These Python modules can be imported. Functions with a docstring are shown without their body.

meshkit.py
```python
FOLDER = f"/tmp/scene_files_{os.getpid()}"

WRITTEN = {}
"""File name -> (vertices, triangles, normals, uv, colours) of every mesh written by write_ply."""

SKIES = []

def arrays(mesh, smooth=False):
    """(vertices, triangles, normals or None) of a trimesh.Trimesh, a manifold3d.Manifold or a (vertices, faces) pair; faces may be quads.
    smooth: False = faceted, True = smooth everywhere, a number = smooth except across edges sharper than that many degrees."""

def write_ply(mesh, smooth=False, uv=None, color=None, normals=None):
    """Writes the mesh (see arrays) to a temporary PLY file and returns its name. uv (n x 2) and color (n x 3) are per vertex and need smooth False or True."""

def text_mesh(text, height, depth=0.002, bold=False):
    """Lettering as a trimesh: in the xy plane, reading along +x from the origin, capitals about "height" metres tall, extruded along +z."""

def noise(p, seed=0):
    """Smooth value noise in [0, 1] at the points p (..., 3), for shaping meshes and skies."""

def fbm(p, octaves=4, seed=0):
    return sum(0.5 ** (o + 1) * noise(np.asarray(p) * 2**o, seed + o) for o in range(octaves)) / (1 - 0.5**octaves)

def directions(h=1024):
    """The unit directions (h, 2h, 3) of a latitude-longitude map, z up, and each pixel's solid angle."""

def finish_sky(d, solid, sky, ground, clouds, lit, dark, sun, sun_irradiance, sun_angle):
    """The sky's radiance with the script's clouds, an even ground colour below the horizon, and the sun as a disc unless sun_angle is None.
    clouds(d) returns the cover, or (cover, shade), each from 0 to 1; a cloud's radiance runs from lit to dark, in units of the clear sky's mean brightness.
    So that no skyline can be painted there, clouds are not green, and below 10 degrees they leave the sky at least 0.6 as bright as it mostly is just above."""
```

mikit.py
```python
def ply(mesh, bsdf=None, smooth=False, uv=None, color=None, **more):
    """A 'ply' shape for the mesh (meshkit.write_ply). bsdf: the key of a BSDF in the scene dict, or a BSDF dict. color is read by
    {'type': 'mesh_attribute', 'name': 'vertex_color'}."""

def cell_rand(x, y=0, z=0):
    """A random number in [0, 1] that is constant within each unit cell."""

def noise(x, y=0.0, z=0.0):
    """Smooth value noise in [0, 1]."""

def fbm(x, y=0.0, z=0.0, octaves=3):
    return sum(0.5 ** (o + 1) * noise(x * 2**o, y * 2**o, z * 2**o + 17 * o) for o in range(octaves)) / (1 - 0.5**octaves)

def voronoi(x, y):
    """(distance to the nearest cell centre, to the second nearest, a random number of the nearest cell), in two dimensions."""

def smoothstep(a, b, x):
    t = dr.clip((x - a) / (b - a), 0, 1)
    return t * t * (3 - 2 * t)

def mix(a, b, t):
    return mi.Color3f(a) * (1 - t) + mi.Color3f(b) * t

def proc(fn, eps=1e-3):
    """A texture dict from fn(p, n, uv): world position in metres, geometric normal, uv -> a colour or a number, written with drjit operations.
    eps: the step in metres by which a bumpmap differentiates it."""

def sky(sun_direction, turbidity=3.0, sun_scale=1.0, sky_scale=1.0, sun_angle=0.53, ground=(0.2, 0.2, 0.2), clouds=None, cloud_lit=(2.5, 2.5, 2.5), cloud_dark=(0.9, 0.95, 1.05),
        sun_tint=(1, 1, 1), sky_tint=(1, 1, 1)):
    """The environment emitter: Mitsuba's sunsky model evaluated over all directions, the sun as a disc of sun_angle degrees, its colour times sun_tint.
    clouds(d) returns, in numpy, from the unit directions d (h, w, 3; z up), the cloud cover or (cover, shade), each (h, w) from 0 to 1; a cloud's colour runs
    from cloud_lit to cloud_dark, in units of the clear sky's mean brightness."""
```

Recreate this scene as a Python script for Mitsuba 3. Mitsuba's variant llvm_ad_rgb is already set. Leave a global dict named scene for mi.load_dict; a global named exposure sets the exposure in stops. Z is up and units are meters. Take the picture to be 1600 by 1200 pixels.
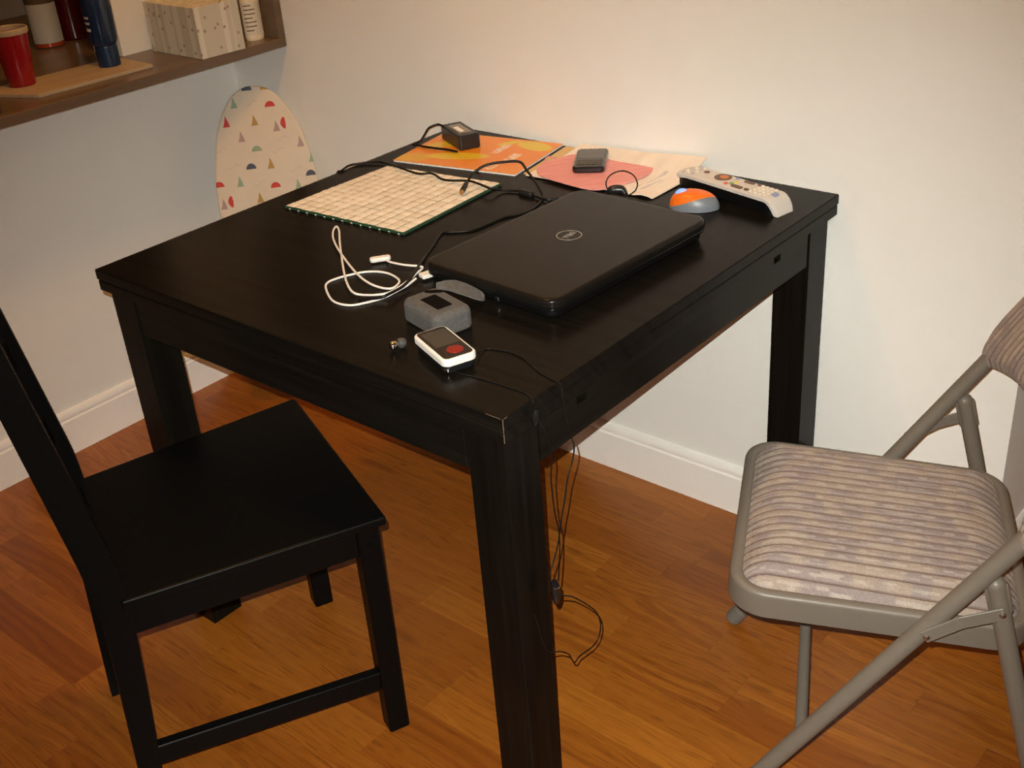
import math
import numpy as np
import trimesh
import drjit as dr
import mitsuba as mi
import mikit
import meshkit
import manifold3d as m3
from mikit import noise, fbm, cell_rand, smoothstep, mix
from shapely.geometry import Polygon, Point
from shapely import affinity

T = mi.ScalarTransform4f
scene, labels = {}, {}

# ---------------------------------------------------------------- camera, lights, exposure
EYE = np.array([0.82333, -0.88634, 1.45556])
YAW, PITCH, ROLL = 2.3069622, -0.5040036, -0.0826712
FWD = np.array([math.cos(YAW) * math.cos(PITCH), math.sin(YAW) * math.cos(PITCH), math.sin(PITCH)])
R0 = np.cross(FWD, [0, 0, 1]); R0 /= np.linalg.norm(R0)
U0 = np.cross(R0, FWD)
RIGHT = math.cos(ROLL) * R0 + math.sin(ROLL) * U0
UP = -math.sin(ROLL) * R0 + math.cos(ROLL) * U0
scene['camera'] = {'type': 'perspective', 'fov': math.degrees(2 * math.atan(800 / 1803.335)), 'fov_axis': 'x', 'near_clip': 0.02, 'far_clip': 50.0,
                   'to_world': T().look_at(origin=EYE.tolist(), target=(EYE + FWD).tolist(), up=UP.tolist())}
# the compact camera's own flash, a little above and left of the lens
FLASH = EYE - 0.016 * RIGHT + 0.026 * UP + 0.005 * FWD
scene['camera_flash'] = {'type': 'spot', 'to_world': T().look_at(origin=FLASH.tolist(), target=(FLASH + FWD + 0.043 * RIGHT - 0.118 * UP).tolist(), up=UP.tolist()),
                         'cutoff_angle': 36.6, 'beam_width': 17.0, 'intensity': {'type': 'rgb', 'value': [14.3, 14.4, 13.2]}}
# warm ceiling lamp of the room (its shade is built below under ceiling_lamp)
LAMP_POS, LAMP_RADIUS, LAMP_RGB = (-0.62, 0.20, 2.40), 0.16, [43.0, 20.5, 4.8]
exposure = 0.0


# ---------------------------------------------------------------- helpers
def add(key, mesh, bsdf, smooth=False, uv=None, **more):
    """One entry of the scene; a taken key gets the next three-digit number."""
    name, k = key, 0
    while name in scene:
        k += 1
        name = f'{key}_{k:03d}'
    scene[name] = mikit.ply(mesh, bsdf, smooth=smooth, uv=uv, **more)
    return name


def lab(key, label=None, category=None, group=None, kind=None):
    d = labels.setdefault(key, {})
    for n, v in (('label', label), ('category', category), ('group', group), ('kind', kind)):
        if v:
            d[n] = v


def cat(*ms):
    return trimesh.util.concatenate([m for m in ms])


def tm(man):
    m = man.to_mesh()
    return trimesh.Trimesh(m.vert_properties[:, :3], m.tri_verts, process=False)


def frame(o, x, y, z):
    M = np.eye(4)
    M[:3, 0], M[:3, 1], M[:3, 2], M[:3, 3] = x, y, z, o
    return M


def moved(mesh, M):
    m = mesh.copy()
    m.apply_transform(M)
    return m


def rotz(a, o=(0, 0, 0)):
    return frame(o, [math.cos(a), math.sin(a), 0], [-math.sin(a), math.cos(a), 0], [0, 0, 1])


def box(x0, x1, y0, y1, z0, z1, c=0.0):
    """Box with chamfered edges (convex hull of the chamfer's corners)."""
    if c <= 0:
        b = trimesh.creation.box((x1 - x0, y1 - y0, z1 - z0))
        b.apply_translation(((x0 + x1) / 2, (y0 + y1) / 2, (z0 + z1) / 2))
        return b
    p = []
    for X, sx in ((x0, 1), (x1, -1)):
        for Y, sy in ((y0, 1), (y1, -1)):
            for Z, sz in ((z0, 1), (z1, -1)):
                p += [(X + sx * c, Y + sy * c, Z), (X + sx * c, Y, Z + sz * c), (X, Y + sy * c, Z + sz * c)]
    return tm(m3.Manifold.hull_points(np.array(p, dtype=np.float64)))


def bar(p0, p1, w, d, side, c=0.002):
    """Chamfered bar from p0 to p1; w across 'side', d across the other direction."""
    p0, p1, side = (np.asarray(v, float) for v in (p0, p1, side))
    z = p1 - p0
    L = np.linalg.norm(z)
    z /= L
    x = side - z * (side @ z)
    x /= np.linalg.norm(x)
    return moved(box(-w / 2, w / 2, -d / 2, d / 2, 0, L, c), frame(p0, x, np.cross(z, x), z))


def spline(pts, n=8):
    """Catmull-Rom through the points."""
    p = np.asarray(pts, float)
    p = np.vstack([2 * p[0] - p[1], p, 2 * p[-1] - p[-2]])
    out = []
    for i in range(1, len(p) - 2):
        a, b, c, d = p[i - 1:i + 3]
        t = np.linspace(0, 1, n, endpoint=False)[:, None]
        out.append(0.5 * (2 * b + (c - a) * t + (2 * a - 5 * b + 4 * c - d) * t ** 2 + (3 * b - a - 3 * c + d) * t ** 3))
    return np.vstack(out + [p[-2][None]])


def tube(pts, r, n=8, sides=10, smooth_path=True, cap=True):
    p = spline(pts, n) if smooth_path else np.asarray(pts, float)
    keep = np.r_[True, np.linalg.norm(np.diff(p, axis=0), axis=1) > 1e-6]
    p = p[keep]
    rr = np.full(len(p), r) if np.isscalar(r) else np.interp(np.linspace(0, 1, len(p)), np.linspace(0, 1, len(r)), r)
    t = np.gradient(p, axis=0)
    t /= np.linalg.norm(t, axis=1, keepdims=True)
    a = np.cross(t[0], [0, 0, 1.0])
    if np.linalg.norm(a) < 0.1:
        a = np.cross(t[0], [1.0, 0, 0])
    A = []
    for ti in t:
        a = a - ti * (a @ ti)
        a /= np.linalg.norm(a)
        A.append(a)
    A = np.array(A)
    B = np.cross(t, A)
    ang = np.arange(sides) * 2 * np.pi / sides
    v = p[:, None] + rr[:, None, None] * (np.cos(ang)[None, :, None] * A[:, None] + np.sin(ang)[None, :, None] * B[:, None])
    k = len(p)
    f = []
    for i in range(k - 1):
        for j in range(sides):
            q = [i * sides + j, i * sides + (j + 1) % sides, (i + 1) * sides + (j + 1) % sides, (i + 1) * sides + j]
            f += [[q[0], q[1], q[2]], [q[0], q[2], q[3]]]
    v = v.reshape(-1, 3)
    if cap:
        v = np.vstack([v, p[:1], p[-1:]])
        for j in range(sides):
            f += [[len(v) - 2, (j + 1) % sides, j], [len(v) - 1, (k - 1) * sides + j, (k - 1) * sides + (j + 1) % sides]]
    return trimesh.Trimesh(v, np.array(f), process=False)


def lathe(profile, n=40, o=(0, 0, 0)):
    """profile: (r, z) from bottom to top."""
    m = trimesh.creation.revolve(np.array(profile, float), sections=n)
    m.apply_translation(o)
    return m


def ext(poly, h, z=0.0):
    m = trimesh.creation.extrude_polygon(poly, h, engine='earcut')
    m.apply_translation((0, 0, z))
    return m


def rrect(w, h, r, n=8):
    return Polygon([(-w / 2 + r, -h / 2 + r), (w / 2 - r, -h / 2 + r), (w / 2 - r, h / 2 - r), (-w / 2 + r, h / 2 - r)]).buffer(r, quad_segs=n) if r > 0 else Polygon(
        [(-w / 2, -h / 2), (w / 2, -h / 2), (w / 2, h / 2), (-w / 2, h / 2)])


def pillow(poly, h, e, z=0.0, steps=5, eb=None):
    """An extruded outline of height h with edges rounded by e on top and eb below, as stacked offset outlines (convex hull)."""
    eb = e if eb is None else eb
    pts = []
    for zz, er in ((0, eb), (h, e)):
        for k in range(steps):
            a = (math.pi / 2) * k / (steps - 1)
            inset = er * (1 - math.sin(a)) if er else 0
            q = poly.buffer(-inset) if inset > 0 else poly
            dz = er * (1 - math.cos(a))
            Z = zz + (dz if zz == 0 else -dz)
            pts += [(x, y, z + Z) for x, y in np.array(q.exterior.coords)[:-1]]
    return tm(m3.Manifold.hull_points(np.array(pts)))


def grid_mesh(P, flip=False):
    """P: (n, m, 3) grid of points -> mesh (open)."""
    n, m = P.shape[:2]
    i, j = np.meshgrid(np.arange(n - 1), np.arange(m - 1), indexing='ij')
    a, b, c, d = i * m + j, (i + 1) * m + j, (i + 1) * m + j + 1, i * m + j + 1
    f = np.stack([a, b, c, a, c, d], -1).reshape(-1, 3)
    if flip:
        f = f[:, ::-1]
    return trimesh.Trimesh(P.reshape(-1, 3), f, process=False)


# ---------------------------------------------------------------- materials
def principled(rgb, rough=0.5, spec=0.5, **more):
    c = {'type': 'rgb', 'value': list(rgb)} if not isinstance(rgb, dict) else rgb
    return {'type': 'twosided', 'bsdf': {'type': 'principled', 'base_color': c, 'roughness': rough, 'specular': spec, **more}}


def mat(name, *a, **k):
    scene[name] = principled(*a, **k)
    return name


def wall_fn(p, n, uv):
    g = fbm(p.x * 7, p.y * 7, p.z * 7)
    return mix((0.785, 0.765, 0.715), (0.815, 0.795, 0.745), g)


def wall_bump(p, n, uv):
    return fbm(p.x * 60, p.y * 60, p.z * 60, octaves=2)


scene['m_wall'] = {'type': 'bumpmap', 'tex': mikit.proc(wall_bump), 'scale': 0.0006,
                   'bsdf': principled(mikit.proc(wall_fn), 0.5, 0.35)}
mat('m_trim', (0.86, 0.82, 0.76), 0.32, 0.5)
mat('m_ceiling', (0.82, 0.80, 0.76), 0.8)


def plank_fn(p, n, uv):
    tone, seed = uv.x, uv.y
    s = seed * 91.0
    warp = fbm(p.x * 3 + s, p.y * 9 + s, 0.0) * 0.06
    fine = fbm(p.x * 9 + s, (p.y + warp) * 260, s, octaves=3)
    ring = 0.5 + 0.5 * dr.sin(((p.y + warp * 1.6) * 210 + p.x * (4 + 9 * cell_rand(seed * 997)) + s) * 1.0)
    strong = smoothstep(0.62, 0.95, cell_rand(seed * 613))
    knot = smoothstep(0.70, 0.86, fbm(p.x * 5 + 2 * s, p.y * 22 + s, 3.0))
    g = dr.clip(fine * 0.75 + ring * (0.12 + 0.34 * strong), 0, 1)
    light = mix((0.265, 0.071, 0.0065), (0.430, 0.146, 0.0160), tone)
    dark = mix((0.178, 0.040, 0.0038), (0.250, 0.066, 0.0070), tone)
    c = mix(light, dark, g)
    pores = smoothstep(0.60, 0.80, noise(p.x * 26 + s, (p.y + warp) * 520, s)) * 0.42
    c = mix(c, (0.115, 0.028, 0.0045), knot * 0.45)
    return mix(c, (0.130, 0.030, 0.0035), pores)


scene['m_plank'] = principled(mikit.proc(plank_fn), 0.36, 0.42)
mat('m_subfloor', (0.10, 0.055, 0.025), 0.8)


def blackwood_fn(p, n, uv):
    g = fbm(uv.x * 5, uv.y * 160, 1.0, octaves=3)
    return mix((0.0036, 0.0029, 0.0023), (0.0095, 0.0074, 0.0058), g)


def blackwood_bump(p, n, uv):
    return fbm(uv.x * 8, uv.y * 420, 2.0, octaves=2)


scene['m_table'] = {'type': 'bumpmap', 'tex': mikit.proc(blackwood_bump, eps=6e-4), 'scale': 0.00008,
                    'bsdf': principled(mikit.proc(blackwood_fn), 0.24, 0.065)}
mat("m_raw_edge", (0.12, 0.080, 0.050), 0.7)
mat('m_slot', (0.004, 0.003, 0.003), 0.7, 0.05)
mat('m_chair_black', (0.0030, 0.0026, 0.0024), 0.40, 0.10)
mat('m_screw', (0.35, 0.34, 0.33), 0.35, metallic=1.0)
mat('m_fold_metal', (0.140, 0.116, 0.092), 0.42, 0.4)
mat('m_rubber_grey', (0.13, 0.115, 0.095), 0.7)
mat('m_rivet', (0.50, 0.48, 0.44), 0.35, metallic=1.0)


def fabric_fn(p, n, uv):
    rib = dr.floor(uv.x / 0.0170)
    fx = uv.x / 0.0170 - rib
    along = uv.y
    streak = noise(along * 38 + rib * 13.7, rib * 3.1, 0.0)
    streak2 = noise(along * 70 + rib * 7.1, dr.floor(fx * 5) + rib * 5.0, 4.0)
    weave = noise(uv.x * 1400, along * 1400, 0.0)
    c = mix((0.285, 0.226, 0.186), (0.232, 0.188, 0.175), smoothstep(0.35, 0.65, streak))
    c = mix(c, (0.39, 0.335, 0.290), smoothstep(0.50, 0.75, streak2) * smoothstep(0.10, 0.30, fx) * (1 - smoothstep(0.55, 0.75, fx)) * 0.6)
    # darker brown line along every rib groove
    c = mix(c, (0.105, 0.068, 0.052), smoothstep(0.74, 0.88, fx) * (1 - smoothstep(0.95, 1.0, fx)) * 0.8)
    return c * (0.80 + 0.40 * weave)


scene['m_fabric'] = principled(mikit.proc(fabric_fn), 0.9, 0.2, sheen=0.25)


def counter_fn(p, n, uv):
    g = fbm(p.x * 14, p.y * 5, p.z * 40, octaves=3)
    return mix((0.090, 0.056, 0.034), (0.145, 0.094, 0.060), g)


scene['m_counter'] = principled(mikit.proc(counter_fn), 0.30, 0.5)
mat('m_kitchen_wood', (0.075, 0.042, 0.024), 0.5, 0.4)

mat('m_laptop_lid', (0.008, 0.0065, 0.0055), 0.24, 0.15)
mat('m_laptop_gloss', (0.004, 0.004, 0.0045), 0.14, 0.4)
mat('m_laptop_base', (0.003, 0.003, 0.003), 0.4, 0.2)
mat('m_silver', (0.55, 0.53, 0.50), 0.3, metallic=1.0)
mat('m_logo', (0.42, 0.40, 0.36), 0.35, metallic=0.6)
mat('m_chrome', (0.80, 0.80, 0.82), 0.12, metallic=1.0)
mat('m_black_plastic', (0.012, 0.012, 0.012), 0.35)
mat('m_black_cable', (0.005, 0.0045, 0.004), 0.42, 0.25)
mat('m_black_gloss', (0.008, 0.008, 0.009), 0.12, 0.6)
mat('m_screen', (0.035, 0.032, 0.028), 0.22, 0.7)
mat('m_brass', (0.55, 0.33, 0.14), 0.35, metallic=0.8)
mat('m_phone_key', (0.045, 0.042, 0.038), 0.4)
mat('m_grey_label', (0.22, 0.20, 0.18), 0.4)
mat('m_white_plastic', (0.68, 0.635, 0.575), 0.35)
mat('m_paper_white', (0.76, 0.72, 0.66), 0.7)
mat('m_envelope', (0.55, 0.38, 0.17), 0.7)
mat('m_red', (0.20, 0.010, 0.008), 0.3)
mat('m_orange', (0.74, 0.14, 0.010), 0.36, 0.5)
mat('m_mouse_grey', (0.15, 0.165, 0.185), 0.4)
mat('m_remote_shell', (0.55, 0.51, 0.46), 0.35)
mat('m_remote_face', (0.40, 0.36, 0.33), 0.45)
mat('m_key_light', (0.66, 0.60, 0.50), 0.5)
mat('m_key_brown', (0.12, 0.065, 0.045), 0.45)
mat('m_key_red', (0.55, 0.10, 0.08), 0.45)
mat('m_key_green', (0.16, 0.32, 0.05), 0.45)
mat('m_key_yellow', (0.70, 0.50, 0.05), 0.45)
mat('m_key_amber', (0.48, 0.16, 0.03), 0.4)
mat('m_key_blue', (0.25, 0.28, 0.42), 0.45)
mat('m_green_cord', (0.008, 0.042, 0.018), 0.8)
mat('m_cup_red', (0.24, 0.006, 0.010), 0.18, 0.6)
mat('m_cup_rim', (0.42, 0.33, 0.22), 0.4)
mat('m_blue_bottle', (0.003, 0.016, 0.050), 0.20, 0.6)
mat('m_blue_cap', (0.003, 0.020, 0.062), 0.3, 0.5)
mat('m_label_white', (0.42, 0.42, 0.40), 0.6)
mat('m_dark_red', (0.055, 0.004, 0.005), 0.15, 0.6)
mat('m_smoke', (0.06, 0.045, 0.035), 0.12, 0.7)
mat('m_amber_liquid', (0.34, 0.045, 0.010), 0.15, 0.6)
mat('m_bottle_glass', (0.09, 0.065, 0.045), 0.1, 0.7)
mat('m_lotion', (0.72, 0.60, 0.42), 0.35)
mat('m_lotion_label', (0.60, 0.54, 0.43), 0.5)
mat('m_teal_cap', (0.010, 0.075, 0.055), 0.4)
mat('m_tan_pencil', (0.60, 0.52, 0.42), 0.6)


def reed_fn(p, n, uv):
    g = fbm(p.x * 60, p.y * 400, 0.0)
    tone = cell_rand(uv.x * 977, uv.y * 631)
    return mix((0.56, 0.48, 0.37), (0.72, 0.64, 0.52), dr.clip(0.55 * g + 0.45 * tone, 0, 1))


scene['m_reed'] = principled(mikit.proc(reed_fn), 0.75)


def felt_fn(p, n, uv):
    g = fbm(p.x * 260, p.y * 260, p.z * 260)
    return mix((0.058, 0.054, 0.050), (0.105, 0.098, 0.091), g)


scene['m_felt'] = principled(mikit.proc(felt_fn), 0.9, 0.2, sheen=0.4)


def pink_fn(p, n, uv):
    g = fbm((p.x * 0.6 + p.y * 0.8) * 30, (p.x * 0.8 - p.y * 0.6) * 320, 0.0)
    return mix((0.60, 0.20, 0.185), (0.74, 0.33, 0.30), g)


scene['m_pink'] = principled(mikit.proc(pink_fn), 0.5, 0.5)


def sleeve_fn(p, n, uv):
    g = fbm(p.x * 50, p.y * 14, 0.0)
    w = smoothstep(0.60, 0.66, noise(p.x * 260, p.y * 30, 0.0)) * smoothstep(0.0, 0.02, p.x + 0.335) * (1 - smoothstep(0.0, 0.01, p.x + 0.302)) * smoothstep(0.0, 0.01, p.y - 0.745) * (1 - smoothstep(0.0, 0.01, p.y - 0.84))
    return mix(mix((0.66, 0.56, 0.46), (0.78, 0.69, 0.58), g), (0.42, 0.38, 0.40), w * 0.7)


scene['m_sleeve'] = principled(mikit.proc(sleeve_fn), 0.3, 0.6)


def board_fn(p, n, uv):
    g = fbm(p.x * 120, p.y * 8, 0.0)
    return mix((0.31, 0.225, 0.145), (0.42, 0.32, 0.215), g)


scene['m_board'] = principled(mikit.proc(board_fn), 0.5)

MAG_O = np.array([-0.8455, 0.6555])
MAG_A = np.array([0.2800, 0.0480]) / 0.2841
MAG_B = np.array([-MAG_A[1], MAG_A[0]])


def magazine_fn(p, n, uv):
    x, y = p.x - MAG_O[0], p.y - MAG_O[1]
    a = x * MAG_A[0] + y * MAG_A[1]
    b = x * MAG_B[0] + y * MAG_B[1]
    c = mix((0.66, 0.185, 0.010), (0.72, 0.25, 0.016), fbm(a * 9, b * 9, 0.0))
    # yellow-green leaf shapes of the cover print
    def leaf(ca, cb, ra, rb, rot):
        u = (a - ca) * math.cos(rot) + (b - cb) * math.sin(rot)
        v = -(a - ca) * math.sin(rot) + (b - cb) * math.cos(rot)
        return 1 - smoothstep(0.55, 1.0, dr.square(u / ra) + dr.square(v / rb))
    c = mix(c, (0.62, 0.36, 0.015), leaf(0.03, 0.028, 0.045, 0.030, 0.2) * 0.9)
    c = mix(c, (0.66, 0.44, 0.02), leaf(0.115, 0.062, 0.075, 0.024, 0.25))
    c = mix(c, (0.62, 0.42, 0.02), leaf(0.055, 0.125, 0.055, 0.022, 0.5))
    c = mix(c, (0.62, 0.46, 0.02), leaf(0.235, 0.165, 0.050, 0.026, -0.3))
    c = mix(c, (0.60, 0.44, 0.02), leaf(0.175, 0.168, 0.030, 0.012, 0.9))
    # pale title blocks with streaks of lettering
    for ca, cb, wa, wb in ((0.178, 0.128, 0.010, 0.030), (0.228, 0.088, 0.012, 0.024), (0.215, 0.025, 0.012, 0.018)):
        inside = smoothstep(0.0, 0.003, wa - dr.abs(a - ca)) * smoothstep(0.0, 0.003, wb - dr.abs(b - cb))
        c = mix(c, (0.72, 0.56, 0.42), inside * (0.35 + 0.65 * smoothstep(0.35, 0.6, noise(a * 180, b * 420, 0.0))))
    return c


scene['m_magazine'] = principled(mikit.proc(magazine_fn), 0.3, 0.5)

IB_P, IB_N, IB_H, IB_U = (np.array(v) for v in ([-1.5273, 0.7909, 0.7836], [0.75929, -0.60354, 0.24336], [0.62224, 0.78282, 0.0], [-0.19051, 0.15143, 0.96994]))
PRINTS = [[0.0322, -0.0086, 'h', 'n'], [-0.0057, -0.039, 's', 'g'], [0.0808, -0.0525, 'h', 'r'], [-0.031, -0.0812, 's', 'r'], [0.0364, -0.0852, 's', 'm'], [0.0868, -0.1049, 's', 'l'], [0.1062, -0.0999, 'c', 'r'], [-0.001, -0.1204, 's', 'l'], [0.1381, -0.1486, 's', 'l'], [0.0318, -0.1544, 'h', 'g'], [0.0112, -0.1951, 'h', 'n'], [0.0583, -0.1923, 's', 'm'], [0.1522, -0.2288, 'h', 'n'], [-0.0727, -0.229, 'h', 'r'], [-0.0229, -0.2267, 's', 'g'], [0.0624, -0.2472, 'h', 'r'], [0.1164, -0.2515, 's', 'g'], [-0.0708, -0.2762, 's', 'l'], [-0.0513, -0.2728, 'c', 'r'], [0.0188, -0.2717, 's', 'm'], [0.0761, -0.011, 'h', 'm'], [0.1602, -0.189, 's', 'g']]
SQUIG = [[0.0377, -0.0443], [-0.0298, -0.1897], [0.1196, -0.2139], [0.0248, -0.2376], [0.0827, -0.1639], [0.0965, -0.1358], [-0.0546, -0.1462]]
PRINT_RGB = {'r': (0.52, 0.030, 0.030), 'm': (0.40, 0.235, 0.055), 'g': (0.27, 0.36, 0.25), 'l': (0.40, 0.26, 0.25), 'n': (0.045, 0.060, 0.105)}


def cover_fn(p, n, uv):
    x, y, z = p.x - IB_P[0], p.y - IB_P[1], p.z - IB_P[2]
    s = x * IB_H[0] + y * IB_H[1] + z * IB_H[2]
    t = x * IB_U[0] + y * IB_U[1] + z * IB_U[2]
    c = mix((0.64, 0.54, 0.42), (0.68, 0.575, 0.45), fbm(s * 40, t * 40, 0.0))
    for cs, ct, kind, col in PRINTS:
        u, v = s - cs, t - ct
        if kind == 's':      # upright sail with a curved leech
            w = 0.0066 * (1 - dr.clip((v + 0.012) / 0.026, 0, 1)) * 1.25 + 0.0006
            m = smoothstep(0.0, 0.0012, w - dr.abs(u - 0.0015 * dr.cos(v * 90))) * smoothstep(0.0, 0.0015, 0.0135 - dr.abs(v))
        elif kind == 'c':    # crescent sail
            m = smoothstep(0.0, 0.0012, 0.0068 - dr.abs(u + 0.001 - 14 * dr.square(v)) - 22 * dr.square(v)) * smoothstep(0.0, 0.0015, 0.0145 - dr.abs(v))
        else:                # hull, a half disc
            m = smoothstep(0.0, 0.18, 1 - dr.square(u / 0.0130) - dr.square((v + 0.006) / 0.0150)) * smoothstep(0.0, 0.0015, v + 0.006)
        c = mix(c, PRINT_RGB[col], m * 0.93)
    for cs, ct in SQUIG:
        u, v = s - cs, t - ct
        m = smoothstep(0.0, 0.0006, 0.0009 - dr.abs(v - 0.25 * u - 0.0028 * dr.sin(u * 260))) * smoothstep(0.0, 0.002, 0.016 - dr.abs(u))
        c = mix(c, (0.42, 0.34, 0.27), m * 0.6)
    return c


scene['m_cover'] = principled(mikit.proc(cover_fn), 0.8, 0.2)


def tissue_fn(p, n, uv):
    stripe = smoothstep(0.42, 0.58, noise(p.y * 130, p.x * 130, 0.0))
    c = mix((0.50, 0.455, 0.365), (0.60, 0.55, 0.455), stripe)
    d, _, r = mikit.voronoi(p.y * 38 + p.x * 38, p.z * 38)
    return mix(c, mix((0.27, 0.235, 0.18), (0.33, 0.24, 0.20), r), (1 - smoothstep(0.10, 0.16, d)) * smoothstep(0.35, 0.4, r))


scene['m_tissue'] = principled(mikit.proc(tissue_fn), 0.5)

# ---------------------------------------------------------------- setting
WX, WY = -1.658, 0.902          # left wall plane x, right wall plane y
X1, Y0, H = 2.2, -2.8, 2.5
CT = 0.886                      # counter top height
OPEN_Y = 0.598                  # right edge of the pass-through opening

add('floor', box(-3.9, X1, Y0, 2.3, -0.05, -0.0085), 'm_subfloor')
lab('floor', 'floor of orange brown oak laminate strips', kind='structure')


def plank(x0, x1, y0, y1, tone, seed):
    m = box(x0 + .0001, x1 - .0001, y0 + .0001, y1 - .0001, -0.0084, 0.0, 0.0002)
    return m, np.tile([tone, seed], (len(m.vertices), 1))


rng = np.random.default_rng(11)
PW = 0.0675
rest, rest_uv, count = [], [], 0
for row in range(-43, 34):
    y0 = 0.0865 + PW * row
    y1 = min(y0 + PW, 2.3)
    if y0 > 2.29:
        continue
    x = -1.70 - rng.uniform(0.05, 0.4)
    ends = {0: -0.332 - 0.0, 1: -0.331, 2: 0.14, 6: -0.006, 7: -0.004}
    seq = []
    while x < X1:
        L = rng.uniform(0.24, 0.52)
        seq.append([x, x + L, float(np.clip(rng.normal(0.46, 0.21), 0, 1)), float(rng.uniform(0.05, 0.95))])
        x += L
    if row in ends:             # butt joints that the photograph shows
        k = int(np.argmin([abs(q[1] - ends[row]) for q in seq[:-1]]))
        seq[k][1] = seq[k + 1][0] = ends[row]
    for a, b, tone, seed in seq:
        a, b = max(a, WX if y0 < WY - 0.001 else 0.345), min(b, X1)
        if y0 < WY < y1 and a < 0.345:      # the row that ends at the wall and runs on past its corner
            if b > 0.365:
                m, uv = plank(0.345, b, y0, y1, tone, seed)
                rest.append(m); rest_uv.append(uv)
                b = 0.345
        if b - a < 0.02:
            continue
        if row == 1 and a < -0.4 < b:
            tone = 0.25
        if row == 2 and a < 0.05 < b:
            tone, seed = 1.0, 0.905
        m, uv = plank(a, b, y0, min(y1, WY) if a < 0.344 and y0 < WY else y1, tone, seed)
        if y0 > -0.93 and a < 0.95 and y0 < WY - 0.001:
            add('floor__plank', m, 'm_plank', uv=uv)
            count += 1
        else:
            rest.append(m); rest_uv.append(uv)
m = cat(*rest)
add('floor__plank_field', m, 'm_plank', uv=np.vstack(rest_uv))
lab('floor__plank_field', kind='stuff')

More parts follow.
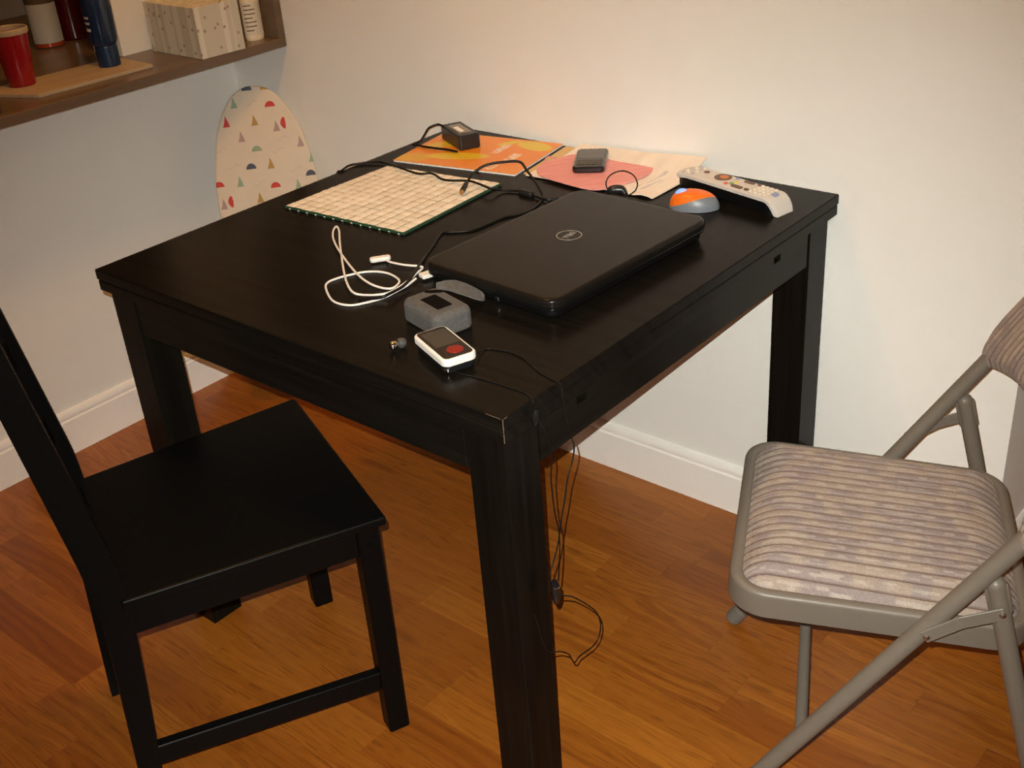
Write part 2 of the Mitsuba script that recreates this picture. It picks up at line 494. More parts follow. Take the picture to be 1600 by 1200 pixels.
# left wall with the pass-through opening: pieces around the opening joined into one wall
TH = 0.12
left = cat(box(WX - TH, WX, Y0, WY, -0.05, CT - 0.022), box(WX - TH, WX, OPEN_Y, WY, CT + 0.0005, H), box(WX - TH, WX, Y0, OPEN_Y, 2.1, H), box(WX - TH, WX, Y0, -1.2, CT - 0.022, 2.1))
add('wall_left', left, 'm_wall')
lab('wall_left', 'cream painted wall below the brown counter opening', kind='structure')
XE, YH = 0.338, 2.3             # the right wall ends in an outside corner; a hall lies behind it
add('wall_right', box(-3.9, XE, WY, YH, -0.05, H), 'm_wall')
add('wall_hall', box(XE, X1, YH - 0.001, YH + 0.1, -0.05, H), 'm_wall')
lab('wall_hall', 'cream painted wall at the end of the hall', kind='structure')
lab('wall_right', 'plain cream painted wall behind the table', kind='structure')
add('wall_back', box(-3.9, X1, Y0 - 0.1, Y0, -0.05, H), 'm_wall')
lab('wall_back', 'cream painted wall at the back of the room', kind='structure')
add('wall_front', box(X1, X1 + 0.1, Y0, YH, -0.05, H), 'm_wall')
lab('wall_front', 'cream painted wall at the far side of the room', kind='structure')
add('ceiling', box(-3.9, X1, Y0, YH, H, H + 0.1), 'm_ceiling')
lab('ceiling', 'white painted ceiling', kind='structure')
add('wall_kitchen', box(-3.9, -3.8, Y0, WY, -0.05, H), 'm_wall')
lab('wall_kitchen', 'cream wall of the kitchen behind the opening', kind='structure')

# baseboards: flat board with a bead along the top
BH = 0.1139
prof = Polygon([(0, 0), (0.012, 0), (0.012, BH - 0.026), (0.0085, BH - 0.023), (0.0085, BH - 0.019), (0.0115, BH - 0.016), (0.0115, BH - 0.010), (0.007, BH - 0.003), (0.003, BH), (0, BH)])


def base_run(length):
    return trimesh.creation.extrude_polygon(prof, length, engine='earcut')


m = base_run(0.338 + 0.012 - WX)           # profile x = out of the wall, y = up, z = along
add('baseboard_right', moved(m, frame((WX, WY, 0), [0, -1, 0], [0, 0, 1], [1, 0, 0])), 'm_trim', smooth=35)
scene['baseboard_right']['flip_normals'] = False
lab('baseboard_right', 'white moulded baseboard along the wall behind the table', kind='structure')
m2 = base_run(1.35)
add('baseboard_hall', moved(m2, frame((0.338, WY + 1.35, 0), [1, 0, 0], [0, 0, 1], [0, -1, 0])), 'm_trim', smooth=35)
lab('baseboard_hall', 'white moulded baseboard around the wall corner by the folding chair', kind='structure')
m = base_run(WY - 0.012 - Y0)
add('baseboard_left', moved(m, frame((WX, WY - 0.012, 0), [1, 0, 0], [0, 0, 1], [0, -1, 0])), 'm_trim', smooth=35)
lab('baseboard_left', 'white moulded baseboard below the counter opening', kind='structure')

# ceiling lamp out of view: a shallow round fixture
lx, ly, lz = LAMP_POS
add('ceiling_lamp__diffuser', moved(trimesh.creation.cylinder(LAMP_RADIUS, 0.02, sections=48), frame((lx, ly, lz), [1, 0, 0], [0, 1, 0], [0, 0, 1])), 'm_white_plastic',
    emitter={'type': 'area', 'radiance': {'type': 'rgb', 'value': LAMP_RGB}})
add('ceiling_lamp__base', moved(trimesh.creation.cylinder(LAMP_RADIUS + 0.015, H - lz - 0.011, sections=48), frame((lx, ly, (H + lz + 0.011) / 2), [1, 0, 0], [0, 1, 0], [0, 0, 1])), 'm_trim')
lab('ceiling_lamp', 'round warm ceiling lamp above the table and black chair', 'lamp')

# ---------------------------------------------------------------- counter in the pass-through
FX = -1.432
add('counter__slab', box(-2.45, FX, -1.199, WY - 0.001, CT - 0.0215, CT, 0.0012), 'm_counter')
add('counter__end_panel', box(WX + 0.001, FX, WY - 0.021, WY - 0.001, CT, 1.75, 0.001), 'm_counter')
lab('counter', 'brown laminate counter with end panel set through the wall opening', 'counter')

# ---------------------------------------------------------------- table
TT = 0.74
TW = 0.9


def wood(key, mesh, axis=0, mname='m_table', smooth=False):
    """Planar uv so that the grain runs along the given axis."""
    v = np.asarray(mesh.vertices)
    o = [k for k in range(3) if k != axis]
    uv = np.stack([v[:, axis], v[:, o[0]] + 0.73 * v[:, o[1]]], 1)
    return add(key, mesh, mname, uv=uv)


wood('dining_table__top', box(-TW, 0, 0, TW, TT - 0.0185, TT, 0.0016))
wood('dining_table__leaf', box(-TW + .001, -.001, .001, TW - .001, TT - 0.0385, TT - 0.0195, 0.0016))
OV, LW, AB = 0.012, 0.0665, 0.632
for sx, sy in ((-OV, OV), (-TW + OV, OV), (-OV, TW - OV), (-TW + OV, TW - OV)):
    x0, x1 = (sx - LW, sx) if sx > -0.5 else (sx, sx + LW)
    y0, y1 = (sy, sy + LW) if sy < 0.5 else (sy - LW, sy)
    wood('dining_table__leg', box(x0, x1, y0, y1, 0.0, TT - 0.0385, 0.0018), axis=2)


def slotted(y0, y1, x0, x1, z0, z1, holes):
    """Apron panel along y with rounded finger slots cut through it."""
    b = m3.Manifold.cube([x1 - x0, y1 - y0, z1 - z0]).translate([x0, y0, z0])
    for hy, hz in holes:
        c = m3.CrossSection.square([0.013, 0.0055], True).offset(0.003, m3.JoinType.Round, 2, 16).extrude(0.1).rotate([0, 90, 0]).rotate([90, 0, 0]).rotate([-90, 0, 0])
        cyl = m3.Manifold.cube([0.1, 0.022, 0.012], True).translate([(x0 + x1) / 2, hy, hz])
        b = b - cyl
    return tm(b)


i0, i1 = OV + LW + 0.0045, TW - OV - LW - 0.0045
wood('dining_table__apron', slotted(i0, i1, -OV - 0.022, -OV - 0.0015, AB, TT - 0.040, [(0.174, 0.682), (0.711, 0.686)]), axis=1)
wood('dining_table__apron', box(-TW + OV + 0.0015, -TW + OV + 0.022, i0, i1, AB, TT - 0.040, 0.001), axis=1)
wood('dining_table__apron', box(-TW + i0, -TW + i1, OV + 0.0015, OV + 0.022, AB, TT - 0.040, 0.001))
wood('dining_table__apron', box(-TW + i0, -TW + i1, TW - OV - 0.022, TW - OV - 0.0015, AB, TT - 0.040, 0.001))
for hy, hz in ((0.174, 0.682), (0.711, 0.686)):
    add('dining_table__slot_backing', box(-OV - 0.030, -OV - 0.0225, hy - 0.02, hy + 0.02, hz - 0.015, hz + 0.015), 'm_slot')
# worn bare-wood edges at the near corner
add('dining_table__worn_edge', cat(box(-0.0009, 0.0000, 0.0000, 0.0009, TT - 0.017, TT - 0.0010), box(-0.028, -0.004, 0.0002, 0.0007, TT - 0.0011, TT - 0.0004), box(-0.0007, -0.0002, 0.003, 0.009, TT - 0.0011, TT - 0.0004),
                                   box(-0.0019, -0.0010, 0.0010, 0.0019, TT - 0.036, TT - 0.0225)), 'm_raw_edge')
lab('dining_table', 'square black brown wooden dining table against the wall', 'table')

# ---------------------------------------------------------------- black chair
CE = np.array([0.924, -0.382, 0.0]); CE /= np.linalg.norm(CE)
CF = np.array([-CE[1], CE[0], 0.0])
CZ = np.array([0, 0, 1.0])
SC = 1.008
C0 = EYE + (np.array([-0.311, 0.038, 0.45]) - EYE) * SC
SH = C0[2]
C0 = np.array([C0[0], C0[1], 0.0])


def cp(e, f, z):
    return C0 + CE * e + CF * f + CZ * z


CW, CD = 0.424, 0.372
MC = frame(C0, CE, CF, CZ)
seat = Polygon([(-CW - .006, .006), (.006, .006), (-0.008, -CD - .012), (-CW + 0.050, -CD - .012)]).buffer(0.004)
bk = 'm_chair_black'
add('black_chair__seat', moved(pillow(seat, 0.016, 0.004, SH - 0.016, 4), MC), bk, smooth=40)
# front legs
for e0 in (-0.019, -CW + 0.019):
    add('black_chair__front_leg', bar(cp(e0, -0.018, 0), cp(e0, -0.018, SH - 0.0162), 0.036, 0.036, CE, 0.003), bk)


FZ = np.linspace(0, 0.95, 191)
FV = np.interp(FZ, [0, 0.40, 0.47, 0.92, 0.95], [-0.424, -0.398, -0.3985, -0.463, -0.467])
FV = np.convolve(np.pad(FV, 12, mode='reflect', reflect_type='odd'), np.ones(25) / 25, mode='valid')
fcurve = lambda z: np.interp(z, FZ, FV)


def post(e0, e1):
    """Rear leg and back post in one bent piece: (forward, height) outline."""
    zf = np.linspace(0, 0.92, 40)
    w = fcurve(zf)
    dep = np.interp(zf, [0, 0.35, 0.5, 0.92], [0.030, 0.040, 0.046, 0.038])
    sec = []
    for z, f, d in zip(zf, w, dep):
        e_ = np.interp(z, [0, SH, 0.92], [e0, e0, e1])
        q = [(-.0115, -d / 2), (.0115, -d / 2), (.0115, d / 2), (-.0115, d / 2)]
        sec.append([cp(e_ + a, f + b, z) for a, b in q])
    P = np.array([s + [s[0]] for s in sec])
    m = grid_mesh(P, flip=True)
    v = np.vstack([m.vertices, P[0, :4], P[-1, :4]])
    n0 = len(m.vertices)
    f = np.vstack([m.faces, [[n0, n0 + 2, n0 + 1], [n0, n0 + 3, n0 + 2], [n0 + 4, n0 + 5, n0 + 6], [n0 + 4, n0 + 6, n0 + 7]]])
    return trimesh.Trimesh(v, f, process=False)


pr = post(-0.020, -0.022)
pl = post(-0.366, -0.366)
for m in (pr, pl):
    m.fix_normals()
    add('black_chair__rear_post', m, bk, smooth=30)
# aprons
for z0, z1 in ((SH - 0.066, SH - 0.0165),):
    add('black_chair__apron', bar(cp(-0.012, -0.037, (z0 + z1) / 2), cp(-0.020, -CD - 0.012, (z0 + z1) / 2), z1 - z0, 0.018, CZ, 0.0015), bk)
    add('black_chair__apron', bar(cp(-CW + .012, -0.037, (z0 + z1) / 2), cp(-0.366, -CD - 0.012, (z0 + z1) / 2), z1 - z0, 0.018, CZ, 0.0015), bk)
    add('black_chair__apron', bar(cp(-CW + .038, -0.014, (z0 + z1) / 2), cp(-0.038, -0.014, (z0 + z1) / 2), z1 - z0, 0.018, CZ, 0.0015), bk)
    add('black_chair__apron', bar(cp(-0.354, -0.402, (z0 + z1) / 2), cp(-0.032, -0.402, (z0 + z1) / 2), z1 - z0, 0.018, CZ, 0.0015), bk)
# side stretchers
add('black_chair__stretcher', bar(cp(-0.019, -0.036, 0.112), cp(-0.020, -0.400, 0.142), 0.036, 0.018, CZ, 0.0015), bk)
add('black_chair__stretcher', bar(cp(-CW + 0.019, -0.036, 0.112), cp(-0.366, -0.400, 0.142), 0.036, 0.018, CZ, 0.0015), bk)
# curved back slats
for zc, hgt in ((0.56, 0.045), (0.70, 0.045), (0.865, 0.085)):
    rows = []
    for z in (zc - hgt / 2, zc + hgt / 2):
        for off in (-0.006, 0.006):
            rows.append([cp(e, float(fcurve(z)) + off - 0.030 * (1 - ((e + 0.193) / 0.165) ** 2) * 0.45, z) for e in np.linspace(-0.358, -0.028, 24)])
    P = np.array([rows[0], rows[1], rows[3], rows[2], rows[0]])
    m = grid_mesh(P)
    ends = np.vstack([P[:4, 0], P[:4, -1]])
    n0 = len(m.vertices)
    m = trimesh.Trimesh(np.vstack([m.vertices, ends]), np.vstack([m.faces, [[n0, n0 + 1, n0 + 2], [n0, n0 + 2, n0 + 3], [n0 + 4, n0 + 6, n0 + 5], [n0 + 4, n0 + 7, n0 + 6]]]), process=True)
    m.fix_normals()
    add('black_chair__back_slat', m, bk, smooth=30)
add('black_chair__screw', moved(trimesh.creation.cylinder(0.0035, 0.002, sections=16), frame(cp(0.0002, -0.018, SH - 0.05), CF, CZ, CE)), 'm_chair_black')
lab('black_chair', 'black wooden dining chair with slatted back turned to the table', 'chair')

# ---------------------------------------------------------------- folding chair
TH_, PH_, FW, FXC, FYC, ZS, SA, SB, TILT, FO = 0.4486, 0.9844, 0.231, 0.1059, 0.3921, 0.4267, 0.2, 0.409, 0.070, 0.0233
BACK = np.array([math.cos(TH_), math.sin(TH_), 0.0])
ACR = np.array([BACK[1], -BACK[0], 0.0])
FC = np.array([FXC, FYC, 0.0])
SDIR = BACK * math.cos(TILT) - CZ * math.sin(TILT)
SUP = np.cross(ACR, SDIR); SUP *= np.sign(SUP[2])
TDIR = BACK * math.cos(PH_) + CZ * math.sin(PH_)
FOOT = FC - BACK * FO
fm = 'm_fold_metal'


def fp(b, a, z):
    return FC + BACK * b + ACR * a + CZ * z


# seat pan: metal rim with a downturned skirt; local x = across, y = back, z = up
MS = frame(FC + CZ * ZS, ACR, SDIR, SUP)
outer = Polygon([(-SA + .055, 0.055), (SA - .055, .055), (SA - .062, SB - .062), (-SA + .062, SB - .062)]).buffer(0.055, quad_segs=12)
SKIRT = 0.042


def ring_loft(poly, offs, npts=160):
    """Lofts offset copies of the outline: offs = [(inset, z)]."""
    ring0 = np.array([poly.exterior.interpolate(s, normalized=True).coords[0] for s in np.linspace(0, 1, npts, endpoint=False)])
    d = np.roll(ring0, -1, 0) - np.roll(ring0, 1, 0)
    nrm = np.stack([d[:, 1], -d[:, 0]], 1)
    nrm /= np.linalg.norm(nrm, axis=1, keepdims=True)
    if not poly.exterior.is_ccw:
        nrm = -nrm
    P = np.array([np.column_stack([ring0 - nrm * i, np.full(npts, z)]) for i, z in offs])
    P = np.concatenate([P, P[:, :1]], 1)
    return P


pan = grid_mesh(ring_loft(outer, [(0.006, -SKIRT), (0.002, -SKIRT), (0, -SKIRT + .002), (0, -0.007), (0.0015, -0.003), (0.005, -0.0006), (0.009, 0.0), (0.0145, -0.001), (0.0175, -0.004), (0.022, -0.008), (0.16, -0.009)]))
pan.merge_vertices()
pan.fix_normals()
add('folding_chair__seat_pan', moved(pan, MS), fm, smooth=50)
# padded cushion with corded ribs running front to back
cush = outer.buffer(-0.0155, quad_segs=12)
nu, nv = 24 * 14, 44
PITCHR = 0.0170
minx, miny, maxx, maxy = cush.bounds
yy = np.linspace(miny, maxy, nv)
edge = np.array(cush.exterior.coords)
P = np.zeros((nv, nu, 3)); UVc = np.zeros((nv, nu, 2))
from shapely.geometry import LineString
for i, y in enumerate(yy):
    yq = min(max(y, miny + 1e-4), maxy - 1e-4)
    seg = cush.intersection(LineString([(-1, yq), (1, yq)]))
    xa, xb = seg.bounds[0], seg.bounds[2]
    xs = np.linspace(xa, xb, nu)
    for j, x in enumerate(xs):
        dist = min(cush.exterior.distance(Point(x, yq)), 0.075)
        k = dist / 0.075
        dome = 0.033 * (1 - (1 - k) ** 2.6)
        fr = (x / PITCHR + 50) % 1.0
        # rib: rounded cord, groove at the seam
        rib = 0.0036 * (abs(math.sin(math.pi * (fr + 0.13))) ** 0.5) * min(1, dist / 0.008)
        P[i, j] = (x, yq, -0.0065 + dome + rib)
        UVc[i, j] = (x + 50 * PITCHR, y)
m = grid_mesh(P, flip=True)
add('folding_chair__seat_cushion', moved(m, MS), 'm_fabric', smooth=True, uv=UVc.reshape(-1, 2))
TR = 0.0125
# long front-leg-and-back tubes
for s in (-1, 1):
    a = FOOT + ACR * s * FW + TDIR * 0.012
    b = FOOT + ACR * s * FW + TDIR * 0.955
    add('folding_chair__front_tube', tube([a, a + TDIR * .3, a + TDIR * .6, b], TR, n=4, sides=20), fm, smooth=40)
    tip = lathe([(0, 0), (0.0135, 0), (0.0150, 0.003), (0.0148, 0.028), (0.0125, 0.031)], 20)
    zx = np.cross(ACR, TDIR)
    add('folding_chair__foot_tip', moved(tip, frame(FOOT + ACR * s * FW + TDIR * 0.006, ACR, zx, TDIR)), 'm_rubber_grey', smooth=40)
    # rear leg on the inside
    top, bot = fp(0.332, s * (FW - 0.001), 0.500), fp(0.462, s * (FW - 0.001), 0.008)
    ax = (bot - top) / np.linalg.norm(bot - top)
    add('folding_chair__rear_leg', tube([top - ax * 0.016, top - ax * 0.012, top, top + ax * .1, bot], [0.004, 0.0125, 0.0125, 0.0125, 0.0125, 0.0125, 0.0125], n=6, sides=18) if False else
        cat(tube([top, top + ax * .2, bot], 0.0125, n=4, sides=18), trimesh.creation.icosphere(3, 0.0124).apply_translation(top), moved(box(-0.006, 0.006, -0.0145, 0.0145, -0.002, 0.045, 0.003), frame(top, ACR, np.cross(ax, ACR), ax))), fm, smooth=40)
    tipr = lathe([(0, 0), (0.0135, 0), (0.0150, 0.003), (0.0148, 0.025), (0.0125, 0.028)], 20)
    add('folding_chair__foot_tip', moved(tipr, frame(bot + ax * 0.006, ACR, np.cross(-ax, ACR), -ax)), 'm_rubber_grey', smooth=40)
    # flat link between the tubes
    l0, l1 = fp(0.257, s * (FW + 0.014 * (1 if s > 0 else -1) * s), 0.418), fp(0.3425, s * (FW + 0.014), 0.4655)
    l0 = fp(0.257, s * (FW + 0.0145), 0.418)
    ld = (l1 - l0); ll = np.linalg.norm(ld); ld /= ll
    mid = (l0 + l1) / 2 + np.cross(ACR, ld) * (0.006 if s > 0 else 0.006)
    lm = cat(bar(l0 - ld * 0.004, mid, 0.019, 0.0035, np.cross(ACR, ld), 0.001), bar(mid - ld * 0.003, l1 + ld * 0.004, 0.019, 0.0035, np.cross(ACR, ld), 0.001))
    lk = add('folding_chair__link', lm, fm)
    for q in (l0, l1):
        add(lk + '__rivet', moved(lathe([(0, 0), (0.0045, 0), (0.0042, 0.0014), (0.002, 0.0024), (0, 0.0026)], 16), frame(q + ACR * s * 0.0016, SDIR, np.cross(ACR * s, SDIR), ACR * s)), 'm_rivet', smooth=40)
# cross bar between the front tubes, and one between the rear legs
q = FOOT + TDIR * 0.240
add('folding_chair__cross_bar', tube([q - ACR * FW, q, q + ACR * FW], 0.0085, n=3, sides=16), fm, smooth=40)
q = fp(0.432, 0, 0.125)
add('folding_chair__cross_bar', tube([q - ACR * FW, q, q + ACR * FW], 0.0085, n=3, sides=16), fm, smooth=40)
# padded backrest wrapped over the tubes
NB = np.cross(ACR, TDIR)
if NB @ BACK > 0:
    NB = -NB                                   # towards the sitter
nb_a, nb_t = 180, 30
half = 0.280
front_, backp = np.zeros((nb_t, nb_a, 3)), np.zeros((nb_t, nb_a, 3))
UVb = np.zeros((nb_t, nb_a, 2))
tb0, tb1 = 0.684, 0.935
for i, v in enumerate(np.linspace(0, 1, nb_t)):
    for j, u in enumerate(np.linspace(-1, 1, nb_a)):
        a_ = half * u
        # arched lower edge, rounded corners
        cr = max(0.0, abs(u) - 0.80) / 0.20
        t_lo = 0.676 + 0.072 * (1 - math.sqrt(max(0, 1 - cr ** 2))) + 0.064 * max(0.0, 1 - (a_ / 0.235) ** 2)
        t_hi = tb1 - 0.085 * (1 - math.sqrt(max(0, 1 - cr ** 2)))
        t = t_lo + (t_hi - t_lo) * v
        a_ = half * u
        bow = 0.003 - 0.012 * (1 - u * u)
        puff = 0.021 * max(0.0, 1 - (2 * v - 1) ** 4) ** 0.5 * max(0.0, 1 - abs(u) ** 6) ** 0.5
        fr = (a_ / PITCHR + 50) % 1.0
        rib = 0.0032 * abs(math.sin(math.pi * (fr + 0.13))) ** 0.5 * min(1, puff / 0.01)
        base = FOOT + TDIR * t + ACR * a_ + NB * bow
        front_[i, j] = base + NB * (puff + rib)
        backp[i, j] = base - NB * puff * 0.8
        UVb[i, j] = (a_ + 50 * PITCHR, t + 3.0)
mf, mb_ = grid_mesh(front_), grid_mesh(backp, flip=True)
if np.mean(mf.face_normals @ NB) < 0:
    mf, mb_ = grid_mesh(front_, flip=True), grid_mesh(backp)
m = trimesh.Trimesh(np.vstack([mf.vertices, mb_.vertices]), np.vstack([mf.faces, mb_.faces + len(mf.vertices)]), process=False)
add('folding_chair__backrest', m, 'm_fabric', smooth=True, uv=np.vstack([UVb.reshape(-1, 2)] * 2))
lab('folding_chair', 'taupe metal folding chair with striped corded cushion seat', 'chair')
lab('folding_chair__seat_cushion', 'ribbed beige and brown striped seat cushion')

# ---------------------------------------------------------------- ironing board in the corner
hw = [(0.0, 0.000), (0.012, 0.0004 + 0.002), (0.030, 0.0055), (0.052, 0.018), (0.074, 0.053), (0.090, 0.078), (0.104, 0.112), (0.110, 0.150), (0.118, 0.182), (0.1245, 0.224), (0.127, 0.290), (0.130, 0.42), (0.130, 0.70), (0.120, 0.735), (0.09, 0.745)]
outl = [(0.043 + w, -t) for w, t in hw] + [(0.043 - w, -t) for w, t in hw[::-1]]
pp = Polygon(outl).buffer(0)
MI = frame(IB_P, IB_H, IB_U, IB_N)
MI[:3, 2] = np.cross(IB_H, IB_U)
sgn = 1 if MI[:3, 2] @ IB_N > 0 else -1


def smooth_poly(p, n=140):
    s = np.array([p.exterior.interpolate(k, normalized=True).coords[0] for k in np.linspace(0, 1, n, endpoint=False)])
    for _ in range(6):
        s = (np.roll(s, 1, 0) + 2 * s + np.roll(s, -1, 0)) / 4
    return Polygon(s)


bp = smooth_poly(pp)
add('ironing_board__cover', moved(pillow(bp, 0.016, 0.005, -0.016, 4), MI), 'm_cover', smooth=40)
add('ironing_board__tray', moved(pillow(bp.buffer(-0.008), 0.012, 0.001, -0.0285, 2), MI), 'm_remote_shell', smooth=40)
lab('ironing_board', 'small ironing board with sailboat print cover leaning in the wall corner', 'ironing board')
lab('ironing_board__cover', 'cream cotton cover printed with red, mustard, green and navy sailboats')

# ---------------------------------------------------------------- things on the counter
bx = Polygon([(-1.4335, 0.6585), (-1.4275, 0.7765), (-1.6280, 0.7800), (-1.6340, 0.6640)])
add('tissue_box', pillow(bx, 0.114, 0.002, CT, 3), 'm_tissue')
lab('tissue_box', 'square pale tissue box with faint floral print on the counter', 'tissue box')
lc = (-1.488, 0.8545)


def oval_bottle(profile, sx, sy, c, z0, n=40, rot=0.0):
    m = lathe(profile, n)
    m.apply_scale([sx, sy, 1])
    m.apply_transform(rotz(rot))
    m.apply_translation((c[0], c[1], z0))
    return m


add('lotion_bottle__body', oval_bottle([(0, 0), (0.90, 0), (1.0, 0.006), (1.0, 0.15), (0.86, 0.172), (0.42, 0.184), (0.40, 0.19), (0, 0.19)], 0.0185, 0.0245, lc, CT), 'm_lotion', smooth=35)
add('lotion_bottle__cap', oval_bottle([(0, 0.190), (0.5, 0.190), (0.5, 0.218), (0.46, 0.222), (0, 0.222)], 0.0185, 0.0225, lc, CT), 'm_lotion', smooth=35)
ang = np.linspace(-1.75, 0.62, 26)
lb = [[lc[0] + 0.0189 * math.cos(a), lc[1] + 0.0249 * math.sin(a)] for a in ang]
add('lotion_bottle__label', grid_mesh(np.array([[[x, y, CT + 0.014] for x, y in lb], [[x, y, CT + 0.088] for x, y in lb]])), 'm_lotion_label', smooth=True)
lcap = [[lc[0] + 0.0191 * math.cos(a), lc[1] + 0.0251 * math.sin(a)] for a in np.linspace(-1.45, 0.3, 20)]
add('lotion_bottle__label__band', grid_mesh(np.array([[[x, y, CT + 0.096] for x, y in lcap], [[x, y, CT + 0.118] for x, y in lcap]])), 'm_teal_cap', smooth=True)
for k in range(7):
    a = np.linspace(-1.35, -1.35 + (1.25 if k % 3 else 0.9), 14)
    ll_ = [[lc[0] + 0.01905 * math.cos(q), lc[1] + 0.02505 * math.sin(q)] for q in a]
    z = CT + 0.080 - 0.0095 * k
    add('lotion_bottle__label__print', grid_mesh(np.array([[[x, y, z] for x, y in ll_], [[x, y, z + 0.0026] for x, y in ll_]])), 'm_key_brown', smooth=True)
lab('lotion_bottle', 'cream lotion bottle with dark green label band at the counter end', 'bottle')
brd = Polygon([(-1.503, 0.180), (-1.484, 0.562), (-1.640, 0.575), (-1.655, 0.190)])
brd = Polygon([(-1.494, 0.286), (-1.487, 0.563), (-1.640, 0.570), (-1.655, 0.240), (-1.62, 0.235)])
add('serving_board', pillow(brd, 0.008, 0.0015, CT, 3), 'm_board')
lab('serving_board', 'thin pale wooden board lying on the counter under the red cup', 'board')
CB = CT + 0.008
cx_, cy_ = -1.612, 0.318
add('red_cup__body', lathe([(0, 0), (0.026, 0), (0.028, 0.003), (0.0315, 0.05), (0.0325, 0.052), (0.038, 0.112), (0.0365, 0.112), (0.026, 0.01), (0, 0.008)], 44, (cx_, cy_, CB)), 'm_cup_red', smooth=35)
add('red_cup__rim', lathe([(0.0362, 0.108), (0.0388, 0.108), (0.0400, 0.112), (0.0398, 0.118), (0.0380, 0.120), (0.0362, 0.118), (0.0362, 0.108)], 44, (cx_, cy_, CB)), 'm_cup_rim', smooth=35)
lab('red_cup', 'red plastic cup with a pale rim standing on the wooden board', 'cup')
bc = (-1.578, 0.513)
add('blue_bottle__cap', lathe([(0, 0), (0.0235, 0), (0.0245, 0.002), (0.0245, 0.042), (0.0225, 0.046), (0, 0.046)], 40, (bc[0], bc[1], CB)), 'm_blue_cap', smooth=35)
add('blue_bottle__body', oval_bottle([(0, 0.0465), (0.85, 0.0465), (1.0, 0.055), (1.08, 0.12), (1.02, 0.20), (0.7, 0.225), (0, 0.228)], 0.0245, 0.030, bc, CB), 'm_blue_bottle', smooth=35)
for k, (za, zb) in enumerate(((0.080, 0.087), (0.095, 0.100), (0.107, 0.112))):
    a = np.linspace(-2.30, -1.25, 14)
    P = np.array([[[bc[0] + 0.0268 * math.cos(q), bc[1] + 0.0328 * math.sin(q), CB + z] for q in a] for z in (za, zb)])
    add('blue_bottle__body__print', grid_mesh(P), 'm_label_white', smooth=True)
lab('blue_bottle', 'dark blue bottle standing upside down on its cap', 'bottle')
b2 = (-1.965, 0.590)
add('labelled_bottle__glass', lathe([(0, 0), (0.033, 0), (0.036, 0.004), (0.036, 0.17), (0.030, 0.20), (0.014, 0.225), (0.013, 0.28), (0, 0.28)], 40, (*b2, CT)), 'm_bottle_glass', smooth=35)
a = np.linspace(-1.75, 0.75, 26)
P = np.array([[[b2[0] + 0.0366 * math.cos(q), b2[1] + 0.0366 * math.sin(q), CT + z] for q in a] for z in (0.012, 0.105)])
add('labelled_bottle__label', grid_mesh(P), 'm_label_white', smooth=True)
add('labelled_bottle__liquid', lathe([(0, 0.003), (0.0364, 0.003), (0.0364, 0.011), (0, 0.011)], 40, (*b2, CT)), 'm_amber_liquid', smooth=35)
lab('labelled_bottle', 'clear glass bottle with a pale label behind the red cup', 'bottle')
b3 = (-1.985, 0.672)
add('dark_red_bottle', lathe([(0, 0), (0.033, 0), (0.037, 0.005), (0.037, 0.15), (0.030, 0.18), (0.013, 0.20), (0.012, 0.25), (0, 0.25)], 40, (*b3, CT)), 'm_dark_red', smooth=35)
lab('dark_red_bottle', 'dark red glass bottle between the labelled bottle and the blue one', 'bottle')
b4 = (-1.905, 0.700)
jx = (-1.478, 0.163)
add('glass_tumbler', lathe([(0, 0), (0.026, 0), (0.028, 0.003), (0.031, 0.06), (0.029, 0.06), (0.026, 0.006), (0, 0.005)], 40, (*jx, CT)), 'm_smoke', smooth=35)
lab('glass_tumbler', 'smoky brown glass tumbler at the near end of the counter', 'glass')
# invented cabinet behind the opening, dark wood added so the kitchen reads dark
add('added_cabinet__carcass', box(-3.79, -3.25, -1.0, 0.88, 0.0, 2.1, 0.003), 'm_kitchen_wood')
for k in range(3):
    add('added_cabinet__door', box(-3.245, -3.228, -0.98 + 0.62 * k, -0.38 + 0.62 * k, 0.10, 2.08, 0.003), 'm_kitchen_wood')
lab('added_cabinet', 'added tall brown wooden cabinet that keeps the kitchen opening dark', 'cabinet')

# ---------------------------------------------------------------- things on the table
# woven placemat: dark green corded base with cream reed squares
A_, B_, C_, D_ = (np.array(q) for q in ((-0.832, 0.362), (-0.540, 0.376), (-0.555, 0.648), (-0.825, 0.619)))


def pm(u, v):
    return A_ * (1 - u) * (1 - v) + B_ * u * (1 - v) + C_ * u * v + D_ * (1 - u) * v


base = Polygon([pm(-.006, -.006), pm(1.006, -.006), pm(1.006, 1.006), pm(-.006, 1.006)])
add('placemat__base', pillow(base, 0.0055, 0.002, TT, 3), 'm_green_cord', smooth=40)
NC = 13
rs = np.random.default_rng(5)
for i in range(NC):
    for j in range(NC):
        off = 0.25 * (j % 2) / NC * 0
        g = 0.026
        n_ = 5
        jit = rs.uniform(-0.05, 0.05, 2) / NC
        hgt = rs.uniform(0.0020, 0.0034)
        rows = []
        for vv in np.linspace(0, 1, n_):
            row = []
            for uu in np.linspace(0, 1, n_):
                u = (i + g + (1 - 2 * g) * uu) / NC + jit[0] * 0.3
                v = (j + g * 0.7 + (1 - 1.4 * g) * vv) / NC + jit[1] * 0.3 + 0.004 * ((i % 2) - 0.5)
                x, y = pm(u, v)
                z = TT + 0.0057 + hgt * (1 - (2 * uu - 1) ** 4) ** 0.5 * (1 - (2 * vv - 1) ** 4) ** 0.5
                row.append((x, y, z))
            rows.append(row)
        m = grid_mesh(np.array(rows), flip=True)
        add('placemat__reed_square', m, 'm_reed', smooth=True, uv=np.tile(rs.uniform(0, 1, 2), (n_ * n_, 1)))
st = []
